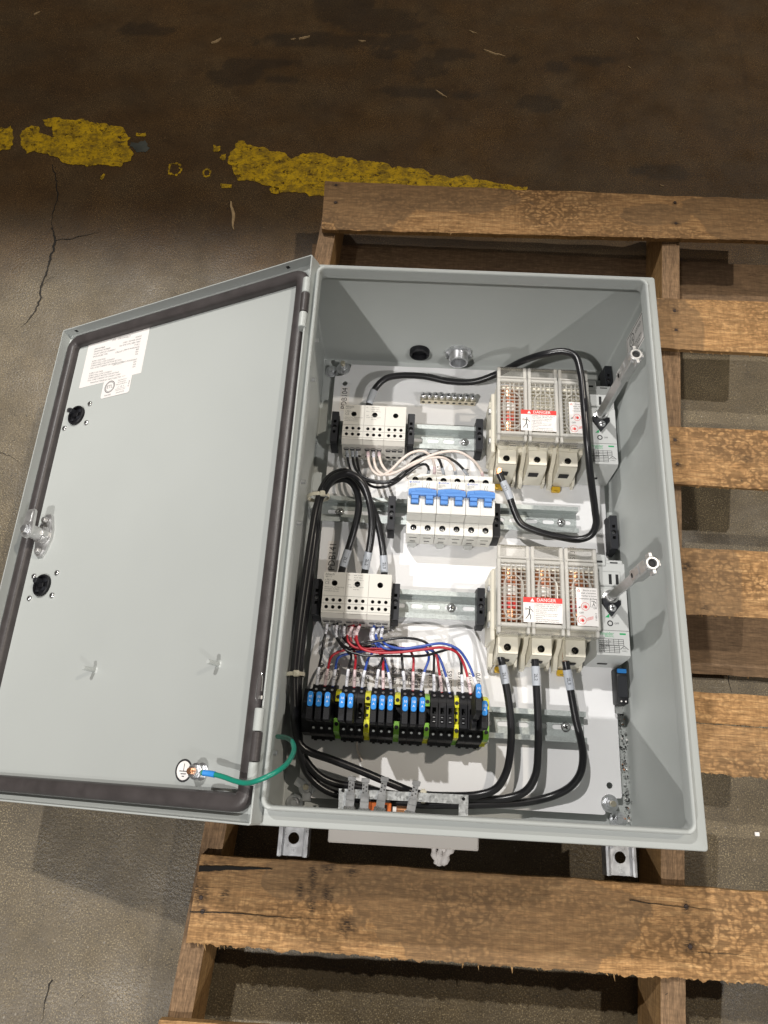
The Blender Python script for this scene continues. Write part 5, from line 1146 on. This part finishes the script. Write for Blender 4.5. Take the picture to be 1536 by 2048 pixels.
# ------------------------------------------------------------------ wires and cables
def cable(name, label, cat, group, pts, r, m, marks=(), n=10, printed=None, step=4.0, extra=()):
    """marks: (from, to, material, text) in mm along the run, negative counts from the end"""
    P = smooth(pts, step); S_ = [0.0]
    for a, b in zip(P, P[1:]): S_.append(S_[-1]+(b-a).length)
    tot = S_[-1]; mid = P[len(P)//2]
    t = thing(name, (P[0].x, P[0].y, P[0].z), label, cat, group)
    make('insulation', G().tube(P, r, 0, n, raw=True), m, t, ang=60)
    for a, b, mm, txt in marks:
        a = tot+a if a < 0 else a; b = tot+b if b <= 0 else b
        seg = [p for p, s in zip(P, S_) if a <= s <= b]
        if len(seg) < 3: continue
        sl = make('marker_sleeve', G().tube(seg, r+(.35 if r < 2 else .5), 0, n, raw=True), mm, t, ang=60)
        if txt:
            g = G(); c = seg[len(seg)//2]; d = (seg[min(len(seg)//2+1, len(seg)-1)]-seg[len(seg)//2-1]).normalized()
            V = (Vector((-78.4, -258.4, 879))-c).normalized(); zc = (V-d*V.dot(d)).normalized(); yc = zc.cross(d)
            Mx = Matrix((d, yc, zc)).transposed().to_4x4(); k = (2*r+.6)*.95 if r < 2 else 2*r*.62
            ca = G(); ca.text(txt, (0, 0, 0), k, 0, 0)
            ca.v = [(x, (r+.85)*sin(y/(r+.85)), (r+.85)*cos(y/(r+.85))) for x, y, _ in ca.v] if r >= 1 else ca.v
            g.merge(ca, Matrix.Translation(c) @ Mx); make('sleeve_print', g, M['ink'], sl)
    for a, b, mm in extra:                                              # bands of another colour printed on the insulation
        seg = [p for p, s in zip(P, S_) if a <= s <= b]
        if len(seg) > 1: make('colour_band', G().tube(seg, r+.08, 0, n, raw=True), mm, t, ang=60)
    return t
GC = 'thick black cables in the cabinet'; R_ = 4.4
cable('power_cable', 'thick black cable looping from the upper distribution block over the upper disconnect switch', 'cable', GC,
  [(-130.8,197.5,30), (-127.6,212.1,34), (-121.1,229.2,38), (-108.3,241.2,42), (-89.8,245.5,44), (-56.3,245.7,44), (-22.8,239.7,44), (10.1,238.9,48), (41.1,245.6,62), (65.7,246.6,90), (89.7,244,112), (111.3,243.5,120), (124,236.4,122), (129.8,213.4,122), (132.9,178,118), (136.9,128.9,110), (146.4,88.3,85), (156.4,59.7,60), (160.2,46,48), (156.2,34.9,38), (142.8,30.3,32), (120.3,33.8,28), (89.7,41.5,26), (72.3,49.9,26), (63,66.2,30), (55.8,83.8,36), (45.6,103.5,42), (42.1,110,44)], R_, M['pvc'], [(6, 30, M['sleeveg'], None), (-36, -8, M['sleeveg'], '1L1')], 14, extra=[(0, 0, None)][:0])
cable('power_cable', 'thick black cable from the first terminal of the lower disconnect switch, marked 2L1', 'cable', GC,
  [(43.7,-120.2,42), (46.2,-130.1,40), (49.3,-146.8,38), (53.5,-168.8,36), (56.5,-196,34), (56,-222.9,32), (51.5,-246.9,28), (41.1,-264.2,22), (23.8,-271.4,18), (-9.6,-274.8,18), (-43.2,-274.5,20), (-77.3,-264.7,28), (-111.2,-253.5,34), (-145.2,-243.3,38), (-169.2,-236.7,38), (-179.1,-230.4,40), (-185.4,-214.8,42), (-190.6,-182.5,44), (-193.5,-149.3,46), (-193.1,-115.1,48), (-191.4,-62,50), (-187.6,-0.8,54), (-183.1,49.7,58), (-177.7,71.6,62), (-168,85.8,66), (-151,91.9,68), (-137,84.7,66), (-122.4,65.2,60), (-110,40,50), (-101.9,13.8,42), (-97.5,-11.8,32), (-95.6,-36,28)], R_, M['pvc'], [(8, 34, M['sleeveg'], '2L1'), (-34, -10, M['sleeveg'], '2L3')], 14)
cable('power_cable', 'thick black cable from the middle terminal of the lower disconnect switch', 'cable', GC,
  [(83.5,-121.6,42), (84.2,-133.9,40), (85.3,-156.1,38), (86.9,-189,35), (86.8,-221.2,32), (84.2,-247.7,28), (74.1,-265.6,18), (52.6,-274.2,12), (13.6,-276.9,10), (-31.4,-278.8,10), (-76.7,-276.4,12), (-110.8,-271.4,15), (-139.1,-268.1,18), (-156.2,-261.7,22), (-170.5,-249.2,26), (-179.2,-235.4,30), (-184.4,-214.1,32), (-187.3,-181.3,34), (-188.7,-147.5,35), (-188.2,-100.9,36), (-185.7,-40.2,38), (-182.9,22.7,42), (-181.2,60.3,48), (-175.7,73.8,52), (-164.9,83.5,56), (-151.2,86,58), (-140.9,80.6,56), (-134,67.8,52), (-132.3,49.5,48), (-136.5,25.1,42), (-142.7,1.4,34), (-148.6,-23.4,30), (-150.9,-35.7,28)], R_, M['pvc'], [(8, 34, M['sleeveg'], '2L2'), (-40, -14, M['sleeveg'], '2L1')], 14)
cable('power_cable', 'thick black cable from the third terminal of the lower disconnect switch, nearest the right wall', 'cable', GC,
  [(118.6,-122.1,42), (120.4,-131.9,40), (124.1,-154.1,38), (130.1,-186.6,34), (135.3,-207.9,32), (137.6,-226.4,29), (134.5,-244,25), (124.5,-258.2,18), (106.4,-268.8,10), (81.3,-275.9,8), (47.6,-280.3,8), (2.6,-283.8,8), (-42.4,-285.7,9), (-87.5,-285.5,10), (-127.2,-281.8,12), (-152.9,-274.2,16), (-170.1,-260.3,20), (-177.1,-245.9,30), (-181.3,-230.5,40), (-187,-204,42), (-189.6,-159.9,42), (-189.6,-108.4,44), (-187.2,-54.7,46), (-183.8,0.6,50), (-182.3,51.3,54), (-175.6,65.9,60), (-163.5,80.8,72), (-144.1,86.2,74), (-129,77.4,70), (-119.4,58,62), (-114.4,31.8,54), (-115.5,6.1,44), (-119.3,-16.7,34), (-121.4,-35.4,28)], R_, M['pvc'], [(8, 34, M['sleeveg'], '2L3'), (-38, -12, M['sleeveg'], '2L2')], 14)
# stripped copper in the disconnect terminals
for (c, n_) in (((42.1,110,44), 'upper'), ((43.7,-120.2,42), 'lower left'), ((83.5,-121.6,42), 'lower middle'), ((118.6,-122.1,42), 'lower right')):
    o_ = [q for q in bpy.data.objects if q.name.startswith('power_cable') and (Vector(q.location)*1000-Vector((c[0], c[1], c[2]+ZP))).length < 4]
    g = G(); r = random.Random(3)
    for i in range(9):
        a = 2*pi*i/9; g.tube([(c[0]+2.4*cos(a), c[1]-2, c[2]+2*sin(a)), (c[0]+2.2*cos(a)+r.uniform(-.6, .6), c[1]+5, c[2]+2.2*sin(a)), (c[0]+2.5*cos(a), c[1]+10, c[2]+1+1.6*sin(a))], .75, 0, 5, 4)
    if not o_: o_ = [[q for q in bpy.data.objects if q.name == 'power_cable'][0]]
    make('copper_strands', g, M['copper'], o_[0])
# bonding wire to the door
cable('earth_wire', 'green earth wire curving from the bolt on the door into the cabinet', 'wire', None,
  [(-248.5,-263.8,190), (-238.4,-264.5,192), (-227.7,-266.1,196), (-214.4,-269.1,204), (-203,-270.1,212), (-191.5,-267.4,222), (-178.9,-261.5,224), (-170.4,-254.4,215), (-167.2,-245.4,196), (-168.6,-237.5,176), (-173.7,-231.2,160), (-183,-227.5,140), (-193.6,-226.1,120)], 2.3, M['greenw'], [(1, 14, M['fblue'], None)], 12, step=1.5)
g = G(); c = (-251.8,-263.5,190); g.box(c[0]+2, c[0]+8, c[1]-2.2, c[1]+1.6, c[2]-.2, c[2]+1.6, 0, .5)
w_ = [q for q in bpy.data.objects if q.name == 'earth_wire'][0]; make('ring_terminal', g, M['zinc'], w_)

# thin wires from the upper block to the breakers
GB = 'wires from the upper distribution block to the breakers'; r = 1.75
Wb = [('black', 'first', 'first', [(-155,149.5,26), (-153.8,135.3,30), (-150.2,117.8,36), (-144.2,101.3,44), (-132,91.9,48), (-114,87.4,48), (-89,89.8,50), (-72,100.6,54), (-58.6,110.7,56), (-51,112.6,54), (-46.7,108.8,46), (-48.7,103.2,38), (-52.1,95.7,34)]),
 ('black', 'second', 'third', [(-147.7,149.1,26), (-146.6,135.7,30), (-143.9,118.8,36), (-136.7,102.5,42), (-119.4,91.4,46), (-95.3,89.5,50), (-79.5,100.2,54), (-65.2,118.6,56), (-49.7,125.4,58), (-36.9,122.1,56), (-30.5,112.2,48), (-26.3,102.9,38), (-24.6,97.1,34)]),
 ('black', 'third', 'fifth', [(-141.8,149.4,26), (-141.4,136,30), (-138.8,119.3,34), (-133.1,101.8,36), (-119.4,87.3,36), (-101.4,86,38), (-85.3,93.4,42), (-64.8,113,50), (-40.1,124,56), (-17.8,120.5,54), (-3.9,111.5,48), (3.3,104.9,40), (6,97.2,34)]),
 ('white', 'fourth', 'second', [(-127.9,149.4,26), (-126.3,135.8,32), (-123.7,118,40), (-117.6,103.8,46), (-106.9,95.6,52), (-94.6,100.2,60), (-83.9,110.4,66), (-70.7,121.1,68), (-56.4,125.5,66), (-45.3,121.2,60), (-40.1,112.9,50), (-39.8,104.3,38), (-39.9,96.3,34)]),
 ('white', 'fifth', 'fourth', [(-121.4,149.7,26), (-119.1,135.4,32), (-116.6,117.7,40), (-110.5,102.6,48), (-99.3,94.9,56), (-83.3,98.4,64), (-65.3,108.1,70), (-47,113.6,72), (-31.4,115.9,70), (-19.4,113.6,60), (-13.1,106.4,46), (-9.9,96.4,34)]),
 ('white', 'sixth', 'last', [(-113.5,150.1,26), (-111.9,135.8,32), (-109,120.9,40), (-103.8,107.8,48), (-94.4,97.9,56), (-78.4,100.7,64), (-61.5,108.3,70), (-45.9,116.1,74), (-27.7,121.5,76), (-11.5,122.6,74), (4.9,117.6,66), (17.1,110.8,52), (23,103.2,40), (25.1,94.1,34)])]
for colr, a, b, pts in Wb:
    ex = []
    if b == 'fourth': ex = [(k, k+3.2, M['ink']) for k in (33, 62, 85, 100, 124, 148)]
    cable('breaker_wire', f'{colr} wire from the upper distribution block to the {b} breaker terminal from the left', 'wire', GB, pts, r, M['pvc'] if colr == 'black' else M['whitew'],
      [(8, 26, M['sleeveg'] if colr == 'black' else M['sleeve'] if b == 'fourth' else M['sleevep'], '1L1'), (-24, -6, M['sleeveg'] if b != 'second' and b != 'last' else M['sleevep'], '1L1')], 9, extra=ex)

# thin wires from the lower block to the fuse terminals: six of each colour
GF = 'wires from the lower distribution block to the fuse terminals'
CM = {'black': M['pvc'], 'red': M['red'], 'blue': M['bluew']}
MID = {
 'black': (((-161.6,-86.6,26), [(-161.9,-99.9,32), (-163.1,-112.2,34), (-164.1,-126.1,36)]), ((-156.5,-86.8,22), [(-153.2,-100.5,28), (-137.9,-119.7,30), (-130.1,-126.9,34)]), ((-153.6,-87.8,28), [(-150.9,-102.9,32), (-134.8,-119,34), (-105.2,-119,36), (-93.2,-124.5,38)]),
           ((-146.3,-87,20), [(-143.6,-102.6,26), (-126,-117.4,34), (-90.8,-113.4,42), (-74.3,-117.2,42)]), ((-140.2,-89,28), [(-140.1,-102.7,34), (-128.8,-115,40), (-99.6,-111.8,50), (-68,-107.3,54), (-44.7,-110.4,52), (-34.8,-119.2,46)]), ((-149.1,-89.2,30), [(-149.1,-105.1,38), (-137,-121.6,42), (-116.1,-128.1,46), (-78.5,-127.9,50), (-44.2,-125.9,52), (-24.4,-120,54), (-13,-117.1,54), (-3.5,-125.6,46)])),
 'red': (((-135.3,-87.7,20), [(-137.1,-101.9,24), (-132.2,-117.8,28), (-142.3,-122.6,32), (-152.2,-129.3,34)]), ((-131.9,-88.7,26), [(-133.2,-101.6,30), (-128.4,-118.3,32), (-124.7,-127.8,34)]), ((-127.3,-88.3,22), [(-128.5,-102.2,28), (-119,-117.2,32), (-102.3,-119.6,34), (-93.7,-126.5,36)]),
           ((-129.4,-89.6,28), [(-135.9,-108,38), (-126.7,-118.8,42), (-96.3,-119.8,44), (-64.4,-118.1,44), (-57.6,-125.2,40)]), ((-123.6,-89.1,24), [(-125.4,-108.2,36), (-113.9,-120.1,40), (-78.8,-120.4,46), (-44.4,-116.4,50), (-32.6,-121.7,48)]), ((-122.1,-89.6,30), [(-124.7,-105.8,42), (-119.4,-119.4,48), (-104.5,-125,52), (-78.7,-124.9,56), (-50.4,-121.2,60), (-25,-117.4,62), (-9.1,-120.7,56), (-0,-130,46)])),
 'blue': (((-108,-88.7,20), [(-108.2,-103.7,26), (-105.6,-116.5,28), (-128.7,-123.9,30), (-144.1,-129.7,32)]), ((-104.2,-89.3,24), [(-105.7,-104.6,28), (-102.5,-117.8,30), (-108.8,-128.2,34)]), ((-100.7,-88.9,20), [(-102.1,-105.2,26), (-97.7,-118.7,30), (-91.2,-129.5,34)]),
           ((-105.3,-90.5,30), [(-106,-105.2,38), (-97.6,-117.2,42), (-73,-120.1,46), (-47.2,-116.8,48), (-39.2,-124.9,44)]), ((-98.2,-90.2,24), [(-101.8,-105.4,40), (-91.7,-118.8,46), (-67.4,-119.3,50), (-41.5,-118.3,52), (-28.9,-124.7,46)]), ((-94.5,-91.2,30), [(-95.2,-107,44), (-88.3,-115.8,50), (-70.3,-119.9,56), (-47.7,-116.5,60), (-25.1,-112.8,62), (-7.6,-117.5,58), (4.4,-129,48)]))}
for ci, colr in enumerate(('black', 'red', 'blue')):
    for gi in range(6):
        a, mids = MID[colr][gi]; e = TX[gi*3+ci]; k0 = mids[-1]
        end = [(e[0]+(k0[0]-e[0])*.40, e[1]+(k0[1]-e[1])*.55, 44), (e[0]+(k0[0]-e[0])*.1, e[1]+7, 44.5), (e[0], e[1]-1, 42)]
        cable('fuse_wire', f'{colr} wire from the lower distribution block to the {ORD[ci]} fuse terminal of the {GRP[gi]} group', 'wire', GF, [a] + list(mids) + end, 1.55, CM[colr],
          [(4, 22, M['sleevep'] if colr == 'red' else M['sleeve'], f'2L{ci+1}'), (-25, -1, M['sleevep'] if colr == 'red' else M['sleeve'], f'2L{ci+1}')], 9)
# stray cut-off of pink wire by the second terminal group
g = G(); g.tube([(-117.9,-221.9,6), (-117.5,-228.4,4), (-116,-233.8,3), (-112.8,-239.1,2.2), (-110.8,-242.9,2)], 1.3, 0, 8); g.v = list(g.v)
c = (-117.9,-221.9,6); tag(make('wire_offcut', g, M['whitew'], None, 'p', origin=c), 'short pinkish wire offcut below the second group of fuse terminals', 'wire offcut')

# ------------------------------------------------------------------ cable ties
def tie(c, ax, rx, rz, label, head):
    """a strap round the bundle at c; ax = bundle direction in plan"""
    t = thing('cable_tie', c, label, 'cable tie', 'natural nylon cable ties'); d = Vector((ax[0], ax[1], 0)).normalized(); s_ = Vector((-d.y, d.x, 0))
    g = G(); n = 26; vs = []
    for i in range(n):
        a = 2*pi*i/n
        for k, (o, w) in enumerate(((0, -2.2), (0, 2.2), (1.1, 2.2), (1.1, -2.2))):
            vs.append(Vector(c)+s_*((rx+o)*cos(a))+Vector((0, 0, (rz+o)*sin(a)))+d*w)
    g.add(vs, [(i*4+k, i*4+(k+1) % 4, ((i+1) % n)*4+(k+1) % 4, ((i+1) % n)*4+k) for i in range(n) for k in range(4)])
    make('strap', g, M['nylon'], t, ang=50)
    g = G(); q = G(); q.box(-3.6, 3.6, -3.4, 3.4, -2.6, 2.8, 0, .9); a = radians(head)
    g.merge(q, Matrix.Translation(Vector(c)+s_*(rx*cos(a))+Vector((0, 0, rz*sin(a)))) @ Matrix((d, s_, (0, 0, 1))).transposed().to_4x4()); make('tie_head', g, M['nylon'], t)
tie((-182.9,62.7,52), (.12, -1), 13, 12, 'cable tie round the black cable loop at the upper left of the panel', 62)
tie((-191.9,-153.8,42), (.05, -1), 10, 9.5, 'cable tie round the black cables beside the first fuse terminals', 78)
tie((-39.7,-276.4,17), (1, .03), 6.5, 7, 'cable tie round the bottom cable run behind the metal lug plate', 65)

# ------------------------------------------------------------------ lug plate near the bottom wall
t = thing('lug_plate', (-65.9,-276.2,44), 'thin zinc plate with four fork lugs above the bottom cable run', 'lug plate')
zp = 44; A_, B_, C_, D_, E_, F_ = (-132.5,-273.2,44), (8.3,-272.2,44), (8,-293.2,44), (-2.1,-293.8,44), (-1.8,-281.8,44), (-132.5,-287.8,44)
ha, hb = (-128,-275,44), (3,-276.5,44)
g = G(); g.plate([A_[:2], B_[:2], C_[:2], D_[:2], E_[:2], (-119.8,-282.1,44)[:2], (-120.2,-300.2,44)[:2], (-131.5,-300.8,44)[:2]], [circ(ha[0], ha[1], 1.9, 10), circ(hb[0], hb[1], 1.9, 10)], zp-1.4, zp)
make('plate_sheet', g, M['galv'], t)
for bx, tp in (((-119.6,-290,48), (-118.8,-260.2,52)), ((-103.9,-291.2,48), (-104,-261.4,52)), ((-86.8,-289.3,48), (-83,-258.8,52)), ((-53.9,-291.5,48), (-48.3,-261,52))):
    a, b = Vector(bx), Vector(tp); d = (b-a); L = d.length; an = math.atan2(-d.x, d.y)
    q = G(); w = 4.6
    q.prism([(-w, 0), (w, 0), (w, L*.45), (w*.72, L*.47), (w*.68, L*.84), (w*.95, L*.86), (w*.95, L), (-w*.95, L), (-w*.95, L*.86), (-w*.68, L*.84), (-w*.72, L*.47), (-w, L*.45)], 0, 1.6)
    for k in range(4): q.box(-w*.3-.6+(k % 2)*w*.6, -w*.3+.6+(k % 2)*w*.6, L*(.52+.07*k), L*(.56+.07*k), 1.6, 2.1, 0, .15)
    q.box(-w*.95, w*.95, L*.84, L, 1.6, 2.6, 0, .4); q.box(-w*.9, w*.9, L*.2, L*.4, 1.6, 2.6, 0, .4)
    for k in range(5): q.box(-w*.55+(k % 2)*w*.7, -w*.2+(k % 2)*w*.7, L*(.49+.065*k), L*(.525+.065*k), 1.62, 1.75, 1)
    g = G(); g.merge(q, Matrix.Translation((a.x, a.y, 47)) @ Matrix.Rotation(an, 4, 'Z')); lg = make('fork_lug', g, [M['zinc'], M['dark']], t)
    q = G(); q.box(-6.4, 6.4, -11, 0, -8, 3, 0, 1.2)
    for k in range(3): q.box(-5+k*4, -3+k*4, -10.5, -.6, 3, 4.6, 0, .5)
    g = G(); g.merge(q, Matrix.Translation((a.x, a.y, 46)) @ Matrix.Rotation(an, 4, 'Z')); make('lug_clamp', g, M['steel'], lg)
g = G(); a, b = (-97,-285.1,38), (-74.7,-295,38); g.box(a[0]-3, b[0], b[1]-4, a[1], 20, 38, 0, .8); g.box(b[0]-7, b[0]-4.6, b[1], a[1]-2, 38, 38.5, 1); make('red_insulator', g, [M['orange'], M['dark']], t)
g = G(); a = (-69,-287.8,34); g.cyl((a[0], a[1]-4, 36), 4.4, 16, 0, 'x', 16, None, .6); g.cyl((a[0]-4, a[1]-4, 36), 3.4, 5, 1, 'x', 12); make('copper_ferrule', g, [M['copper'], M['paper']], t)

# ------------------------------------------------------------------ loose things in the right gap and under the cabinet
t = thing('fuse_plug', (187.9,-148.7,20), 'loose black fuse plug with a blue cap standing in the gap right of the panel', 'fuse plug')
a, b = (186.4,-124.2,30), (183.8,-165.8,30)
g = G(); g.box(a[0]-6.5, a[0]+6.5, b[1], a[1], 8, 30, 0, 2.2, 2); g.box(a[0]-5.4, a[0]+5.4, a[1]-34, a[1]-10, 30, 31, 1, .4); g.cyl((a[0]-2.5, b[1]+3, 30), 1, .4, 2, 'z', 8); g.cyl((a[0]+2.5, b[1]+3, 30), 1, .4, 2, 'z', 8); make('plug_body', g, [M['black'], M['black2'], M['paper']], t)
g = G(); g.box(a[0]-5.4, a[0]+5.4, a[1]-6.5, a[1]-1.5, 28.5, 31.2, 0, .7); make('blue_cap', g, M['fblue'], t)
g = G(); g.box(a[0]-4.5, a[0]+4.5, b[1]-9, b[1], 6, 10, 0, .6); make('plug_clip', g, M['steel'], t)
r = random.Random(5); g = G(); MI = []
for k in range(150):
    u = r.random(); x = 193.5+r.gauss(0, 2.0)+3*u; y = -130-u*165+r.uniform(-6, 6); s = r.choice((.35, .5, .6, .8, 1.2)); z = -11+r.random()*1.5+s
    q = G()
    for i in range(1): q.box(-s, s, -s*r.uniform(.4, 1), s*r.uniform(.4, 1), -s*.4, s*.4, r.choice((0, 0, 0, 0, 1, 1, 1, 2, 3)))
    g.merge(q, Matrix.Translation((x, y, z)) @ Matrix.Rotation(r.uniform(0, 6), 4, 'Z') @ Matrix.Rotation(r.uniform(-1, 1), 4, 'X'))
tag(make('debris', g, [M['steel'], M['dark'], M['paper'], M['copper']], None, 'p', origin=(195, -220, -11)), 'metal swarf and wire trimmings in the gap at the right of the panel', 'debris', kind='stuff')
# crumpled pale glove tips hanging below the gland box
g = G(); c = (-18.9,-330.3,175)
for dx, dy, an, L, w in ((-9, 0, .25, 15, 4.2), (-2, -1, -.1, 15, 4.0), (8, 0, -.45, 17, 5.4), (12, 3, -.7, 14, 4.4), (2, 5, .1, 10, 5)):
    q = G(); n = 7
    q.tube([(0, 10, 0), (.6, 4, 2), (-.5, -L*.4, 1), (.4, -L*.8, -1), (0, -L, -2)], [w*(.8+.25*sin(i*1.7+dx)) for i in range(len(smooth([(0, 10, 0), (.6, 4, 2), (-.5, -L*.4, 1), (.4, -L*.8, -1), (0, -L, -2)], 2.5)))], 0, 9, 2.5)
    g.merge(q, Matrix.Translation((c[0]+dx, c[1]+dy+4, 174)) @ Matrix.Rotation(an, 4, 'Z'))
tag(make('cloth_scrap', g, M['scrap'], None, 'w', 70, origin=c), 'crumpled pale cloth tips hanging below the bottom wall of the cabinet', 'cloth scrap')
